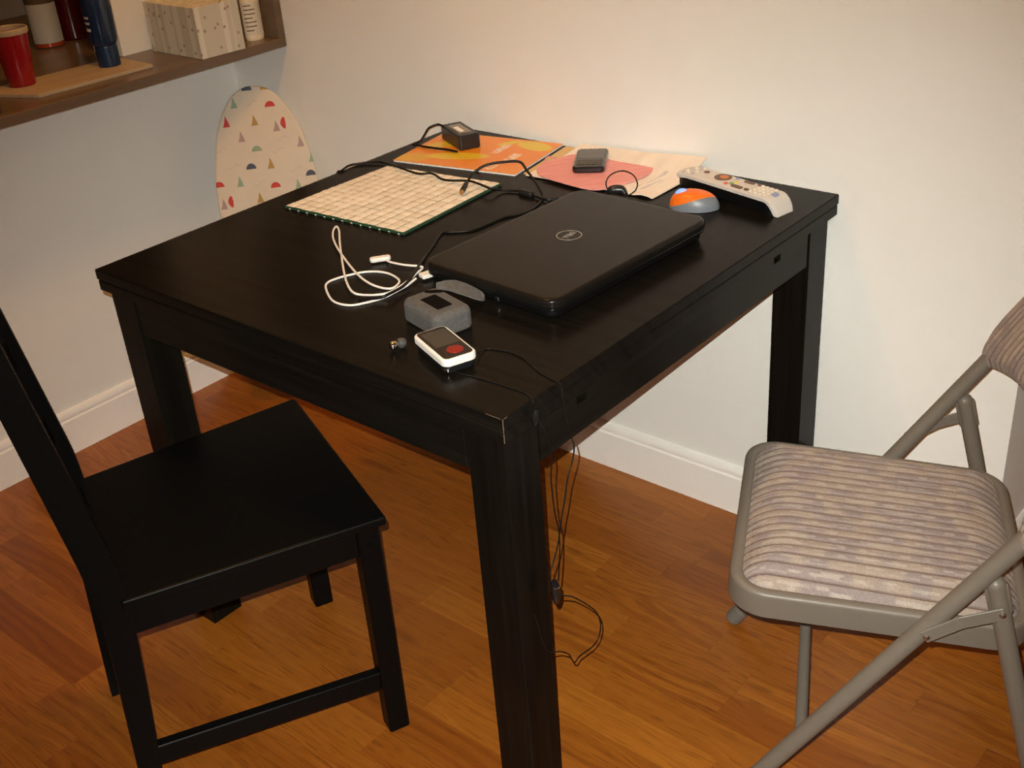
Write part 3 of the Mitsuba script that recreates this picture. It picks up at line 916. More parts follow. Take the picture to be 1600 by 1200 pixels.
for k in range(13):
    for (u, v), dx in [(((k + 0.6) / 13, -.005), 0)]:
        x, y = pm(u, v)
        st.append(moved(box(-0.0028, 0.0028, -0.0006, 0.0006, -0.0012, 0.0006, 0.0002), rotz(math.pi / 2 * dx + 0.5, (x, y, TT + 0.0022))))
add('placemat__stitching', cat(*st), 'm_reed')
lab('placemat__stitching', 'small cream stitches along the green front edge', kind='stuff')
lab('placemat', 'cream woven placemat with dark green edge on the table', 'placemat')

# magazine with its page block
mg = Polygon([MAG_O, MAG_O + MAG_A * 0.2841, MAG_O + MAG_A * 0.2841 + MAG_B * 0.1965, MAG_O + MAG_B * 0.1965])
add('magazine__pages', ext(mg.buffer(-0.0007), 0.0034, TT), 'm_paper_white')
add('magazine__cover', ext(mg, 0.0006, TT + 0.0034), 'm_magazine')
lab('magazine', 'orange magazine with yellow patches and white title blocks by the wall', 'magazine')
lab('magazine__pages', 'white page edges')
# power adapter on the magazine
pa = np.array([-0.790, 0.8000])
ad = math.atan2(-0.044, 0.092)
MA = rotz(ad, (-0.7935, 0.8030, TT + 0.004))
add('power_adapter__body', moved(pillow(rrect(0.104, 0.046, 0.005), 0.031, 0.004, 0, 4), MA), 'm_black_plastic', smooth=40)
add('power_adapter__label', moved(ext(rrect(0.066, 0.026, 0.002), 0.0003, 0.0311), MA), 'm_grey_label')
add('power_adapter__label__print', moved(ext(rrect(0.040, 0.010, 0.001), 0.0002, 0.0314), MA @ frame((0.004, -0.004, 0), [1, 0, 0], [0, 1, 0], [0, 0, 1])), 'm_paper_white')
add('power_adapter__cord', tube([[-0.8341, 0.803, 0.772], [-0.8414, 0.7997, 0.776], [-0.8513, 0.7987, 0.777], [-0.8583, 0.7902, 0.775], [-0.8665, 0.7845, 0.77], [-0.8665, 0.7713, 0.76], [-0.8698, 0.7615, 0.75], [-0.8725, 0.7486, 0.7478], [-0.872, 0.7403, 0.7475], [-0.8564, 0.7434, 0.7475], [-0.8409, 0.7407, 0.7478], [-0.8113, 0.7439, 0.7478], [-0.7797, 0.7483, 0.7478], [-0.7542, 0.7475, 0.7478]], 0.0022), 'm_black_cable', smooth=True)
lab('power_adapter', 'black laptop power adapter with looped cord lying on the orange magazine', 'power adapter')
add('charging_cord__cable', tube([[-0.9075, 0.53, 0.665], [-0.9065, 0.5450, 0.705], [-0.9045, 0.5560, 0.737]] + [[-0.8962, 0.5594, 0.742], [-0.9048, 0.5884, 0.7425], [-0.8937, 0.6081, 0.743], [-0.8675, 0.6296, 0.744], [-0.8423, 0.632, 0.7445], [-0.7892, 0.6094, 0.753], [-0.7199, 0.5973, 0.7535], [-0.694, 0.611, 0.7535], [-0.6471, 0.5948, 0.7535], [-0.603, 0.6122, 0.7535], [-0.5693, 0.6084, 0.7535], [-0.5414, 0.6031, 0.7525], [-0.5297, 0.6246, 0.744], [-0.5062, 0.6349, 0.7435], [-0.4914, 0.6336, 0.744], [-0.4671, 0.6315, 0.744], [-0.438, 0.6248, 0.744], [-0.4199, 0.6241, 0.745], [-0.4097, 0.6371, 0.745]], 0.0022), 'm_black_cable', smooth=True)
fl = [[-0.8962, 0.5594, 0.742], [-0.9048, 0.5884, 0.7425], [-0.8937, 0.6081, 0.743], [-0.8675, 0.6296, 0.744], [-0.8423, 0.632, 0.7445], [-0.7892, 0.6094, 0.753], [-0.7199, 0.5973, 0.7535], [-0.694, 0.611, 0.7535], [-0.6471, 0.5948, 0.7535], [-0.603, 0.6122, 0.7535], [-0.5693, 0.6084, 0.7535], [-0.5414, 0.6031, 0.7525], [-0.5297, 0.6246, 0.744], [-0.5062, 0.6349, 0.7435], [-0.4914, 0.6336, 0.744], [-0.4671, 0.6315, 0.744], [-0.438, 0.6248, 0.744], [-0.4199, 0.6241, 0.745], [-0.4097, 0.6371, 0.745]]
p0, p1 = np.array(fl[-5]), np.array(fl[-4])
dd = (p1 - p0) / np.linalg.norm(p1 - p0)
add('charging_cord__ferrite_bead', tube([p0 - dd * .004, p0, p0 + dd * 0.024, p0 + dd * 0.028], [0.003, 0.0062, 0.0062, 0.0062, 0.003], n=8, sides=18), 'm_black_plastic', smooth=40)
p0, p1 = np.array(fl[-2]), np.array(fl[-1])
add('charging_cord__plug', tube([p0 - (p1 - p0) * .3, p0, p1], [0.0028, 0.0046, 0.0046, 0.0036], n=6, sides=16), 'm_black_plastic', smooth=40)
lab('charging_cord', 'long thin black cord running along the far edge of the placemat', 'cable')
cp_ = [[-0.5665, 0.5562, 0.757], [-0.5734, 0.5773, 0.765], [-0.572, 0.5951, 0.778], [-0.5572, 0.6154, 0.79], [-0.5332, 0.6381, 0.793], [-0.5126, 0.6588, 0.79], [-0.4945, 0.6558, 0.778], [-0.471, 0.6493, 0.762], [-0.4533, 0.6441, 0.746], [-0.4395, 0.6302, 0.742], [-0.4251, 0.5939, 0.742], [-0.422, 0.5562, 0.742], [-0.4398, 0.5218, 0.742], [-0.4472, 0.4529, 0.742], [-0.4742, 0.4243, 0.742], [-0.4858, 0.4127, 0.742], [-0.4577, 0.3592, 0.742], [-0.4395, 0.3232, 0.742], [-0.4132, 0.2834, 0.748], [-0.3902, 0.2455, 0.75], [-0.3774, 0.211, 0.748], [-0.3727, 0.1764, 0.75], [-0.378, 0.1623, 0.748], [-0.4123, 0.1488, 0.742]]
add('arched_cord__cable', tube(cp_, 0.0022), 'm_black_cable', smooth=True)
q0, q1 = np.array(cp_[1]), np.array(cp_[0])
dd = (q1 - q0) / np.linalg.norm(q1 - q0)
add('arched_cord__plug', tube([q0 - dd * .004, q0 + dd * .004, q1 - dd * 0.006, q1], [0.0026, 0.0042, 0.0050, 0.0048], n=6, sides=16), 'm_black_plastic', smooth=40)
add('arched_cord__plug_tip', tube([q1, q1 + dd * .005], 0.0040, n=3, sides=14), 'm_brass', smooth=40)
lab('arched_cord', 'black cord arching over the magazine corner with a brass tipped plug', 'cable')
lab('arched_cord__plug_tip', 'brass plug tip')

# brown envelope, clear sleeve of papers, pink card
env = Polygon([(-0.560, 0.722), (-0.300, 0.735), (-0.300, 0.895), (-0.590, 0.895)])
add('brown_envelope', ext(env, 0.0012, TT), 'm_envelope')
lab('brown_envelope', 'tan paper envelope showing at the left under the clear plastic sleeve', 'envelope')
c4 = [np.array(q) for q in ((-0.546, 0.712), (-0.266, 0.722), (-0.262, 0.896), (-0.552, 0.896))]
rows = []
for v in np.linspace(0, 1, 15):
    row = []
    for u in np.linspace(0, 1, 23):
        x, y = c4[0] * (1 - u) * (1 - v) + c4[1] * u * (1 - v) + c4[2] * u * v + c4[3] * (1 - u) * v
        z = TT + 0.0032 + 0.0006 * math.sin(u * 11 + v * 5) + 0.024 * max(0, v - 0.55) ** 1.5 / 0.45 ** 1.5 * (0.35 + 0.65 * u ** 1.5) + 0.004 * max(0, 1 - ((u - 0.93) ** 2 + (v - 0.03) ** 2) / 0.006)
        row.append((x, y, z))
    rows.append(row)
P = np.array(rows)
top = grid_mesh(P, flip=True)
low = grid_mesh(P - [0, 0, 0.0012])
rim = np.concatenate([P[0], P[1:, -1], P[-1, -2::-1], P[-2::-1, 0]])
side = grid_mesh(np.stack([rim, rim - [0, 0, 0.0012]]))
add('document_sleeve', cat(top, low, side), 'm_sleeve', smooth=30)
lab('document_sleeve', 'clear plastic sleeve of white papers curling up against the wall', 'document sleeve')
pk = Polygon([[-0.5298, 0.7245], [-0.5487, 0.748], [-0.557, 0.782], [-0.5491, 0.8122], [-0.5321, 0.8519], [-0.4949, 0.8753], [-0.4677, 0.8804], [-0.4177, 0.8842], [-0.385, 0.8839], [-0.3616, 0.8707], [-0.3441, 0.8466], [-0.3375, 0.8136], [-0.3425, 0.7753], [-0.3535, 0.7306], [-0.3722, 0.6977], [-0.4081, 0.6975], [-0.466, 0.7056], [-0.5029, 0.7101]])
pk = pk.intersection(Polygon([(-.7, .5), (0, .5), (0, 0.882), (-.7, 0.882)]))
pkm = pillow(smooth_poly(pk, 90), 0.0028, 0.001, TT + 0.0045, 3)
add('pink_pouch__pouch', pkm, 'm_pink', smooth=40)
tr = [[-0.5611, 0.8114], [-0.5496, 0.813], [-0.5397, 0.7963], [-0.5391, 0.7794], [-0.5541, 0.7845], [-0.565, 0.7962], [-0.5681, 0.8122]]
add('pink_pouch__cord_loop', tube([[x, y, TT + 0.0068 - 0.0012 * (i in (3, 4))] for i, (x, y) in enumerate(tr + tr[:1])], 0.0012), 'm_pink', smooth=True)
lab('pink_pouch', 'flat pink plastic pouch lying on the document sleeve', 'pouch')

# mobile phone with keypad
ph_o = np.array([-0.4675, 0.8135, TT + 0.0074])
pd = np.array([-0.050, 0.0865]) * 1.0
pd = np.array([-0.06, 0.098]); pd /= np.linalg.norm(pd)
MPH = frame(ph_o, [pd[1], -pd[0], 0], [pd[0], pd[1], 0], [0, 0, 1])
add('mobile_phone__body', moved(pillow(rrect(0.061, 0.112, 0.009), 0.0125, 0.004, 0, 5), MPH), 'm_black_gloss', smooth=40)
add('mobile_phone__screen', moved(ext(rrect(0.050, 0.052, 0.002), 0.0004, 0.0125), MPH @ frame((0, 0.021, 0), [1, 0, 0], [0, 1, 0], [0, 0, 1])), 'm_screen')
for r_ in range(4):
    for c_ in range(8):
        add('mobile_phone__key', moved(box(-.0025, .0025, -.003, .003, 0.0124, 0.0139, .0008), MPH @ frame((-0.0217 + 0.0062 * c_, -0.017 - 0.0078 * r_, 0), [1, 0, 0], [0, 1, 0], [0, 0, 1])), 'm_phone_key' if (c_ + r_) % 3 == 0 else 'm_black_plastic')
lab('mobile_phone', 'black mobile phone with small keys lying on the pink pouch', 'phone')

# bluetooth ear-hook headset
hl = [[-0.3398, 0.6941, 0.752], [-0.3445, 0.6952, 0.758], [-0.3498, 0.701, 0.766], [-0.3473, 0.7078, 0.775], [-0.3389, 0.7158, 0.781], [-0.3274, 0.723, 0.783], [-0.3125, 0.7252, 0.78], [-0.3036, 0.7259, 0.773], [-0.293, 0.7162, 0.766], [-0.2935, 0.7108, 0.757], [-0.299, 0.7007, 0.751], [-0.3064, 0.6956, 0.749]]
add('ear_headset__body', tube([[-0.3422, 0.6954, 0.75], [-0.3331, 0.6927, 0.756], [-0.3253, 0.6974, 0.757], [-0.3161, 0.7018, 0.756], [-0.3066, 0.6998, 0.75]], [0.004, 0.0075, 0.0085, 0.0075, 0.004], n=8, sides=16), 'm_black_plastic', smooth=True)
add('ear_headset__ear_hook', tube(hl, 0.0011), 'm_black_cable', smooth=True)
lab('ear_headset', 'small black headset with a thin wire ear loop standing up', 'headset')

# television remote
r0, r1 = np.array([-0.257, 0.812]), np.array([-0.0335, 0.771])
rdir = (r1 - r0) / np.linalg.norm(r1 - r0)
rnor = np.array([-rdir[1], rdir[0]])
RL = np.linalg.norm(r1 - r0)
RWD = 0.050
MR = frame((r0[0], r0[1], TT), [rdir[0], rdir[1], 0], [rnor[0], rnor[1], 0], [0, 0, 1])


def top_z(s):                                  # arched upper face, curling down at the far end
    k = s / RL
    return 0.0355 - 0.006 * k - 0.004 * max(0, 0.12 - k) / 0.12 - 0.027 * max(0, (k - 0.88) / 0.12) ** 2


def strip(z_hi, z_lo, w, s0, s1, n=40, m_=10, crown=0.003):
    """Closed band between two height curves along the remote, crowned across."""
    ss = np.linspace(s0, s1, n)
    P = []
    for s in ss:
        kk = min(1, (s - s0) / 0.010, (s1 - s) / 0.010 + 0.0)
        wl = w * (0.80 + 0.20 * math.sin(math.pi / 2 * max(0, min(1, kk))))
        sec = []
        for q in np.linspace(-1, 1, m_):
            sec.append((s, wl / 2 * q, z_hi(s) - crown * q ** 4))
        for q in np.linspace(1, -1, m_):
            sec.append((s, wl / 2 * q * 0.97, z_lo(s)))
        sec.append(sec[0])
        P.append(sec)
    P = np.array(P)
    mm = grid_mesh(P)
    e0, e1 = P[0, :-1], P[-1, :-1]
    k = len(e0)
    n0 = len(mm.vertices)
    f0 = [[n0, n0 + i + 1, n0 + i] for i in range(1, k - 1)]
    f1 = [[n0 + k, n0 + k + i, n0 + k + i + 1] for i in range(1, k - 1)]
    mm = trimesh.Trimesh(np.vstack([mm.vertices, e0, e1]), np.vstack([mm.faces, f0, f1]), process=True)
    mm.fix_normals()
    return mm


shell = strip(top_z, lambda s: max(0.0, top_z(s) - 0.0085 - 0.004 * max(0, s / RL - 0.88) / 0.12), RWD, 0, RL)
add('remote_control__shell', moved(shell, MR), 'm_remote_shell', smooth=40)
belly = strip(lambda s: top_z(s) - 0.0075, lambda s: 0.0 + 0.013 * max(0, 1 - s / 0.022) ** 1.5 + 0.010 * (math.sin(math.pi * min(1, max(0, (s - 0.03) / (RL - 0.06)))) ** 1.5) * 0.6, RWD * 0.93, 0.005, RL - 0.012, crown=0)
add('remote_control__underside', moved(belly, MR), 'm_laptop_base', smooth=40)
lab('remote_control__underside', 'black underside')


def key(name, s, y, ls, ly, mname, h=0.0014, rr_=None):
    q = rrect(ls, ly, min(ls, ly) * 0.45 if rr_ is None else rr_, 4)
    sl = (top_z(s + 0.002) - top_z(s - 0.002)) / 0.004
    x = np.array([1, 0, sl]); x /= np.linalg.norm(x)
    zz = np.array([-sl, 0, 1]); zz /= np.linalg.norm(zz)
    mm = pillow(q, h + 0.001, 0.0006, -0.001, 3)
    return add('remote_control__' + name, moved(mm, MR @ frame((s, y, top_z(s)), x, [0, 1, 0], zz)), mname, smooth=40)


for r_ in range(3):
    for c_ in range(4):
        key('key', 0.014 + 0.0105 * r_, -0.0165 + 0.011 * c_, 0.006, 0.0065, 'm_key_light' if (r_ + c_) % 2 else 'm_remote_face')
key('power_key', 0.050, 0.004, 0.011, 0.010, 'm_key_brown')
nv_ = key('direction_ring', 0.088, 0.003, 0.030, 0.030, 'm_key_brown', 0.0012)
key('select_key', 0.091, 0.003, 0.016, 0.015, 'm_key_amber', 0.0026)
for k_, (s_, y_, mn) in enumerate(((0.110, -0.015, 'm_key_red'), (0.118, -0.010, 'm_key_green'), (0.121, 0.000, 'm_key_yellow'), (0.112, 0.014, 'm_key_blue'))):
    key('colour_key', s_, y_, 0.0075, 0.0075, mn)
key('rocker', 0.139, 0.013, 0.022, 0.008, 'm_key_brown')
key('rocker', 0.134, -0.015, 0.024, 0.008, 'm_key_brown')
key('rocker', 0.160, 0.015, 0.009, 0.007, 'm_key_brown')
key('rocker', 0.155, -0.015, 0.009, 0.007, 'm_key_brown')
for r_ in range(4):
    for c_ in range(4):
        key('key', 0.166 + 0.0095 * r_, -0.0165 + 0.0105 * c_, 0.0058, 0.0062, 'm_key_light')
key('key', 0.2045, 0.000, 0.010, 0.016, 'm_key_blue', 0.0006)
lab('remote_control', 'long silver remote control with coloured keys at the table corner', 'remote control')

# orange and grey mouse
mo = np.array([-0.1815, 0.7245])
MMO = rotz(math.radians(22), (mo[0], mo[1], TT))


def dome(v0, v1, nth=72, nv=16):
    """Part of the mouse's dome between two height fractions v0(theta), v1(theta)."""
    P = np.zeros((nv, nth + 1, 3))
    for j, th in enumerate(np.linspace(0, 2 * np.pi, nth + 1)):
        for i, w in enumerate(np.linspace(0, 1, nv)):
            v = v0(th) + (v1(th) - v0(th)) * w
            phi = v * np.pi / 2
            c, s = math.cos(phi) ** 0.75, math.sin(phi) ** 0.9
            rx, ry = 0.043, 0.0275
            x = rx * c * math.cos(th)
            P[i, j] = (x, ry * c * math.sin(th), 0.0310 * s * (1 - 0.08 * (x / rx)) + 0.001)
    return grid_mesh(P)


wave = lambda th: 0.26 + 0.24 * math.cos(th - 5.76) + 0.06 * math.cos(2 * (th - 5.4))
add('computer_mouse__side_grip', moved(dome(lambda t: 0.0, wave), MMO), 'm_mouse_grey', smooth=True)
add('computer_mouse__top_shell', moved(dome(wave, lambda t: 0.9999), MMO), 'm_orange', smooth=True)
add('computer_mouse__base', moved(ext(Polygon([(0.0425 * math.cos(t), 0.027 * math.sin(t)) for t in np.linspace(0, 2 * np.pi, 48, endpoint=False)]), 0.0012, 0), MMO), 'm_laptop_base')
wl = trimesh.creation.icosphere(3, 1.0)
wl.apply_scale([0.0105, 0.0055, 0.0060])
add('computer_mouse__scroll_wheel', moved(wl, MMO @ frame((-0.0225, -0.003, 0.0285), [0.92, 0, 0.39], [0, 1, 0], [-0.39, 0, 0.92])), 'm_key_blue', smooth=True,
    emitter={'type': 'area', 'radiance': {'type': 'rgb', 'value': [0.06, 0.28, 1.6]}})
lab('computer_mouse', 'orange and grey computer mouse with glowing blue wheel', 'mouse')
lab('computer_mouse__scroll_wheel', 'glowing blue scroll wheel')

# laptop
LA = math.radians(-2.8)
ML = rotz(LA, (-0.2320, 0.4370, TT))
LWx, LLy = 0.272, 0.386
lid = rrect(LWx, LLy, 0.026, 10)
add('laptop__lid', moved(pillow(lid, 0.0150, 0.0065, 0.0195, 6, eb=0.003), ML), 'm_laptop_lid', smooth=40)
add('laptop__lid_rim', moved(pillow(lid.buffer(-0.0012), 0.0045, 0.0015, 0.0152, 4), ML), 'm_laptop_gloss', smooth=40)
add('laptop__base', moved(pillow(rrect(LWx - 0.012, LLy - 0.012, 0.022), 0.0135, 0.0015, 0.0018, 4, eb=0.006), ML), 'm_laptop_base', smooth=40)
for sx in (-1, 1):
    for sy in (-1, 1):
        add('laptop__foot', moved(trimesh.creation.cylinder(0.008, 0.0022, sections=18), ML @ frame((sx * 0.10, sy * 0.155, 0.0011), [1, 0, 0], [0, 1, 0], [0, 0, 1])), 'm_black_plastic')
# ports on the near short side
for s_, w_, h_ in ((-0.085, 0.016, 0.006), (-0.055, 0.013, 0.005), (-0.02, 0.013, 0.005), (0.02, 0.007, 0.0055)):
    pt = add('laptop__port', moved(box(s_ - w_ / 2, s_ + w_ / 2, -LLy / 2 + 0.0050, -LLy / 2 + 0.010, 0.0062, 0.0062 + h_, 0.0004), ML), 'm_silver')
    add(pt + '__opening', moved(box(s_ - w_ / 2 + .001, s_ + w_ / 2 - .001, -LLy / 2 + 0.0046, -LLy / 2 + 0.0052, 0.0071, 0.0053 + h_), ML), 'm_slot')
add('laptop__hinge', moved(cat(*[moved(trimesh.creation.cylinder(0.004, 0.030, sections=20), frame((-LWx / 2 + 0.0035, sy * 0.135, 0.0172), [1, 0, 0], [0, 0, 1], [0, -1, 0])) for sy in (-1, 1)]), ML), 'm_laptop_gloss', smooth=40)
# ring and lettering on the lid; the writing reads towards the hinge side
lo = np.array([-0.2395, 0.4490])
ring = Point(0, 0).buffer(0.0205, quad_segs=24).difference(Point(0, 0).buffer(0.0191, quad_segs=24))
MLG = frame((lo[0], lo[1], TT + 0.0346), [0.10, -0.995, 0], [0.995, 0.10, 0], [0, 0, 1])
lg = add('laptop__logo', moved(ext(ring, 0.0004), MLG), 'm_logo')
tx = meshkit.text_mesh('DELL', 0.0085, 0.0004, bold=True)
b_ = tx.bounds
tx.apply_translation((-(b_[0][0] + b_[1][0]) / 2, -(b_[0][1] + b_[1][1]) / 2, 0))
add('laptop__logo__lettering', moved(tx, MLG), 'm_logo')
lab('laptop', 'closed black laptop with a round silver logo on its lid', 'laptop')
lab('laptop__logo', 'silver ring logo')

# white data cable with two plugs
wc = [[-0.3822, 0.2439, 0.747], [-0.3807, 0.222, 0.744], [-0.381, 0.1998, 0.743], [-0.383, 0.1743, 0.742], [-0.3935, 0.1469, 0.742], [-0.4098, 0.1266, 0.742], [-0.4433, 0.1248, 0.742], [-0.489, 0.1517, 0.742], [-0.5023, 0.169, 0.742], [-0.501, 0.1869, 0.742], [-0.4941, 0.2053, 0.742], [-0.4808, 0.2276, 0.742], [-0.458, 0.241, 0.742], [-0.4326, 0.2415, 0.742], [-0.405, 0.2294, 0.742], [-0.3965, 0.2015, 0.743], [-0.4298, 0.1957, 0.744], [-0.4815, 0.2109, 0.746], [-0.5682, 0.2564, 0.746], [-0.6261, 0.2933, 0.745], [-0.6598, 0.3238, 0.744], [-0.6708, 0.3412, 0.743], [-0.6503, 0.3282, 0.742], [-0.6091, 0.2918, 0.742], [-0.52, 0.2176, 0.746], [-0.4653, 0.1753, 0.747], [-0.4313, 0.1568, 0.746], [-0.4122, 0.1625, 0.744], [-0.3872, 0.1726, 0.747], [-0.3802, 0.1902, 0.747], [-0.3893, 0.2252, 0.744], [-0.3996, 0.2614, 0.744], [-0.4066, 0.2833, 0.744], [-0.4148, 0.2846, 0.745], [-0.4376, 0.2745, 0.746], [-0.4652, 0.273, 0.745], [-0.4783, 0.2744, 0.745]]
add('white_cable__cable', tube(wc, 0.0019), 'm_white_plastic', smooth=True)
q = np.array([-0.3735, 0.2700])
MQ = rotz(math.atan2(0.0375, 0.012), (-0.3770, 0.2660, TT + 0.0035))
add('white_cable__plug', moved(pillow(rrect(0.027, 0.017, 0.003), 0.0065, 0.0016, 0, 4), MQ), 'm_white_plastic', smooth=40)
MQ2 = rotz(math.atan2(0.024, 0.018) + 0.0, (-0.4915, 0.2730, TT + 0.002))
add('white_cable__plug', moved(pillow(rrect(0.034, 0.013, 0.005), 0.0075, 0.0025, 0, 4), MQ2), 'm_white_plastic', smooth=40)
lab('white_cable', 'looped white data cable with two white plugs beside the laptop', 'cable')

# grey felt camera pouch
MP = rotz(math.atan2(-0.0215, 0.0875), (-0.2530, 0.1560, TT))
add('camera_pouch__body', moved(pillow(rrect(0.096, 0.064, 0.014), 0.0355, 0.011, 0, 6, eb=0.006), MP), 'm_felt', smooth=40)
add('camera_pouch__window', moved(ext(rrect(0.046, 0.025, 0.001), 0.0006, 0.0355), MP @ frame((0.004, -0.002, 0), [1, 0, 0], [0, 1, 0], [0, 0, 1])), 'm_slot')
add('camera_pouch__opening', moved(ext(affinity.scale(Point(0, 0).buffer(1, quad_segs=10), 0.0145, 0.0048), 0.0008, 0.0355), MP @ frame((-0.0285, 0.0155, 0), [0.64, 0.77, 0], [-0.77, 0.64, 0], [0, 0, 1])), 'm_slot')
rows = []
fc_ = spline([(-0.288, 0.1935, 0.7765), (-0.276, 0.209, 0.7745), (-0.262, 0.221, 0.768), (-0.250, 0.231, 0.760), (-0.238, 0.241, 0.7515)], 5)
for k_, c_ in zip(np.linspace(0, 1, len(fc_)), fc_):
    wdt = 0.0125 * math.sqrt(max(0.0, 1 - max(0, (k_ - 0.5) / 0.5) ** 2)) * min(1.0, 0.18 + k_ * 2.2) + 0.0008
    rows.append([c_ + np.array([0.62 * wdt * q, -0.78 * wdt * q, -0.0035 * q]) for q in np.linspace(-1, 1, 9)])
P = np.array(rows)
fm_ = cat(grid_mesh(P), grid_mesh(P - [0, 0, 0.0022], flip=True), grid_mesh(np.stack([np.concatenate([P[:, 0], P[-1, 1:], P[-2::-1, -1]]), np.concatenate([P[:, 0], P[-1, 1:], P[-2::-1, -1]]) - [0, 0, 0.0022]])))
add('camera_pouch__flap', fm_, 'm_felt', smooth=40)
lab('camera_pouch', 'grey felt camera pouch with a black window and open flap', 'pouch')

# music player
MPL = rotz(math.atan2(-0.0375, 0.0985), (-0.1715, 0.0835, TT))
add('music_player__back', moved(pillow(rrect(0.094, 0.047, 0.010), 0.0115, 0.001, 0.0, 5, eb=0.004), MPL), 'm_black_gloss', smooth=40)
add('music_player__band', moved(pillow(rrect(0.100, 0.051, 0.011), 0.0110, 0.003, 0.0116, 5, eb=0.002), MPL), 'm_white_plastic', smooth=40)
add('music_player__face', moved(pillow(rrect(0.092, 0.043, 0.007), 0.0012, 0.0006, 0.0222, 3), MPL), 'm_black_gloss', smooth=40)
add('music_player__screen', moved(ext(rrect(0.048, 0.036, 0.001), 0.0003, 0.0234), MPL @ frame((-0.014, 0.0005, 0), [1, 0, 0], [0, 1, 0], [0, 0, 1])), 'm_screen')
dl = add('music_player__dial', moved(pillow(Point(0, 0).buffer(0.0115, quad_segs=12), 0.0010, 0.0004, 0.0232, 3), MPL @ frame((0.028, 0.002, 0), [1, 0, 0], [0, 1, 0], [0, 0, 1])), 'm_red', smooth=40)
add(dl + '__centre', moved(pillow(Point(0, 0).buffer(0.0050, quad_segs=8), 0.0008, 0.0003, 0.0241, 3), MPL @ frame((0.028, 0.002, 0), [1, 0, 0], [0, 1, 0], [0, 0, 1])), 'm_red', smooth=40)
add('music_player__corner_cap', moved(pillow(Point(0, 0).buffer(0.0065, quad_segs=8), 0.0070, 0.002, 0.0015, 4), MPL @ frame((0.0400, -0.0165, 0), [1, 0, 0], [0, 1, 0], [0, 0, 1])), 'm_chrome', smooth=40)
for k_ in range(3):
    add('music_player__side_key', moved(box(-0.022 + 0.014 * k_, -0.014 + 0.014 * k_, 0.0252, 0.0262, 0.0135, 0.0165, 0.0004), MPL), 'm_silver')
lab('music_player', 'white edged black music player with a red round dial', 'music player')
lab('music_player__dial', 'red round dial')

# earphones: two buds by the player, leads over the table edge, clip hanging beside the leg
def bud(o, d, key_):
    d = np.array(d, float); d /= np.linalg.norm(d)
    x = np.cross(d, [0, 0, 1.0]); x /= np.linalg.norm(x)
    M_ = frame(o, x, np.cross(d, x), d)
    a_ = add(key_, moved(lathe([(0, 0), (0.0050, 0.0005), (0.0066, 0.003), (0.0066, 0.007), (0.0050, 0.0105), (0.0035, 0.012), (0, 0.012)], 24), M_), 'm_chrome', smooth=35)
    add(a_ + '__ear_tip', moved(lathe([(0, 0.0118), (0.0036, 0.0118), (0.0068, 0.0135), (0.0074, 0.0175), (0.0058, 0.0225), (0.0030, 0.0245), (0, 0.0245)], 24), M_), 'm_rubber_dark', smooth=35)


mat('m_rubber_dark', (0.055, 0.050, 0.048), 0.45)
bud((-0.2485, 0.0545, TT + 0.0075), (0.012, 0.034, 0.002), 'earphones__earbud')
bud((-0.2335, 0.0995, TT + 0.0068), (0.02, 0.006, 0.001), 'earphones__earbud')
add('earphones__lead', tube([[-0.1444, 0.0565, 0.745], [-0.1365, 0.0575, 0.742], [-0.1224, 0.0582, 0.741], [-0.0967, 0.0621, 0.741], [-0.075, 0.0638, 0.741], [-0.0454, 0.0647, 0.741], [-0.0179, 0.0646, 0.741], [-0.0035, 0.0585, 0.741], [0.0035, 0.0535, 0.7415], [0.0055, 0.0535, 0.736], [0.0065, 0.0557, 0.7214], [0.0065, 0.0595, 0.7082], [0.0065, 0.0672, 0.6939], [0.0065, 0.0744, 0.6719], [0.0065, 0.0782, 0.6553], [0.0065, 0.0795, 0.6398], [0.0065, 0.076, 0.6168], [0.0065, 0.0764, 0.5912], [0.0065, 0.0789, 0.5568], [0.0065, 0.0847, 0.527], [0.0065, 0.0847, 0.5023], [0.0065, 0.0829, 0.4816], [0.0065, 0.0798, 0.4616], [0.0065, 0.0768, 0.4436]], 0.0010, sides=8), 'm_black_cable', smooth=True)
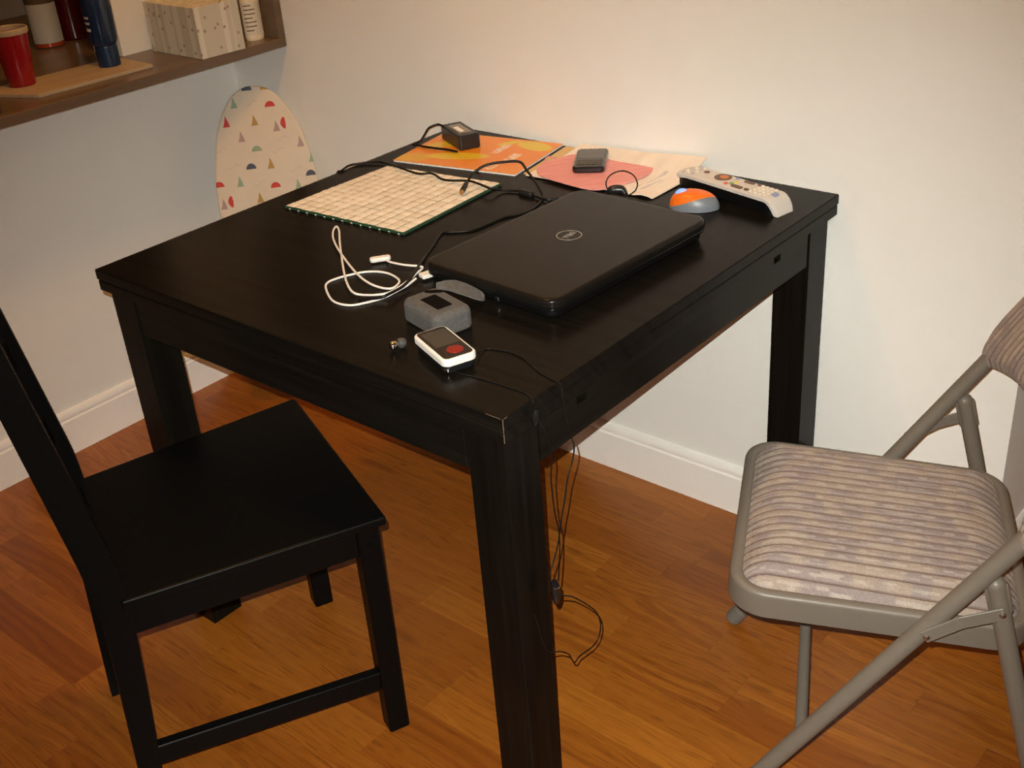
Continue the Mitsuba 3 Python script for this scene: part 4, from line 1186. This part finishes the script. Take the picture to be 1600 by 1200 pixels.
add('earphones__lead', tube([[-0.1337, 0.1036, 0.747], [-0.1394, 0.12, 0.743], [-0.1383, 0.1318, 0.741], [-0.1224, 0.1373, 0.741], [-0.1075, 0.1399, 0.741], [-0.0919, 0.1387, 0.741], [-0.0749, 0.1343, 0.741], [-0.0421, 0.1193, 0.741], [-0.0174, 0.1124, 0.741], [0.0035, 0.108, 0.7415], [0.006, 0.1095, 0.736], [0.0085, 0.1068, 0.7213], [0.0085, 0.1078, 0.7085], [0.0085, 0.113, 0.6808], [0.0085, 0.1218, 0.6527], [0.0085, 0.1246, 0.6343], [0.0085, 0.1175, 0.6149], [0.0085, 0.1077, 0.5978], [0.0085, 0.0981, 0.5661], [0.0085, 0.0889, 0.5411], [0.0085, 0.0799, 0.5093], [0.0085, 0.0688, 0.4872], [0.0085, 0.059, 0.4727], [0.0085, 0.0559, 0.4616], [0.0085, 0.0583, 0.449]], 0.0010, sides=8), 'm_black_cable', smooth=True)
add('earphones__lead', tube([[0.0075, 0.0743, 0.4209], [0.0075, 0.0936, 0.4067], [0.0075, 0.1117, 0.3898], [0.0075, 0.1472, 0.3477], [0.0075, 0.1615, 0.3233], [0.0075, 0.1658, 0.3006], [0.0075, 0.159, 0.2819], [0.0075, 0.1442, 0.2765], [0.0075, 0.1299, 0.2782], [0.0075, 0.1113, 0.2809], [0.0075, 0.1002, 0.2781], [0.0075, 0.0934, 0.2905], [0.0075, 0.0868, 0.304], [0.0075, 0.0688, 0.3222], [0.0075, 0.0452, 0.3385], [0.0075, 0.0333, 0.3659], [0.0075, 0.0238, 0.4128], [0.0075, 0.0181, 0.4258]], 0.0010, sides=8), 'm_black_cable', smooth=True)
ck = add('earphones__clip', tube([[0.0085, 0.0656, 0.4519], [0.0085, 0.0668, 0.4321], [0.0085, 0.0665, 0.4131]], [0.004, 0.0068, 0.0068, 0.0062, 0.003], n=10, sides=14), 'm_black_gloss', smooth=40)
add(ck + '__band', tube([[0.0120, 0.0590, 0.4440], [0.0150, 0.0655, 0.4425], [0.0120, 0.0720, 0.4405]], 0.0012, sides=8), 'm_chrome', smooth=True)
rk = add('earphones__slider', tube([[0.007, 0.0546, 0.7295], [0.007, 0.0523, 0.7195], [0.007, 0.0524, 0.7082]], [0.0025, 0.0040, 0.0040, 0.0025], n=8, sides=14), 'm_black_gloss', smooth=40)
lab('earphones', 'black wired earphones trailing over the table edge beside the leg', 'earphones')
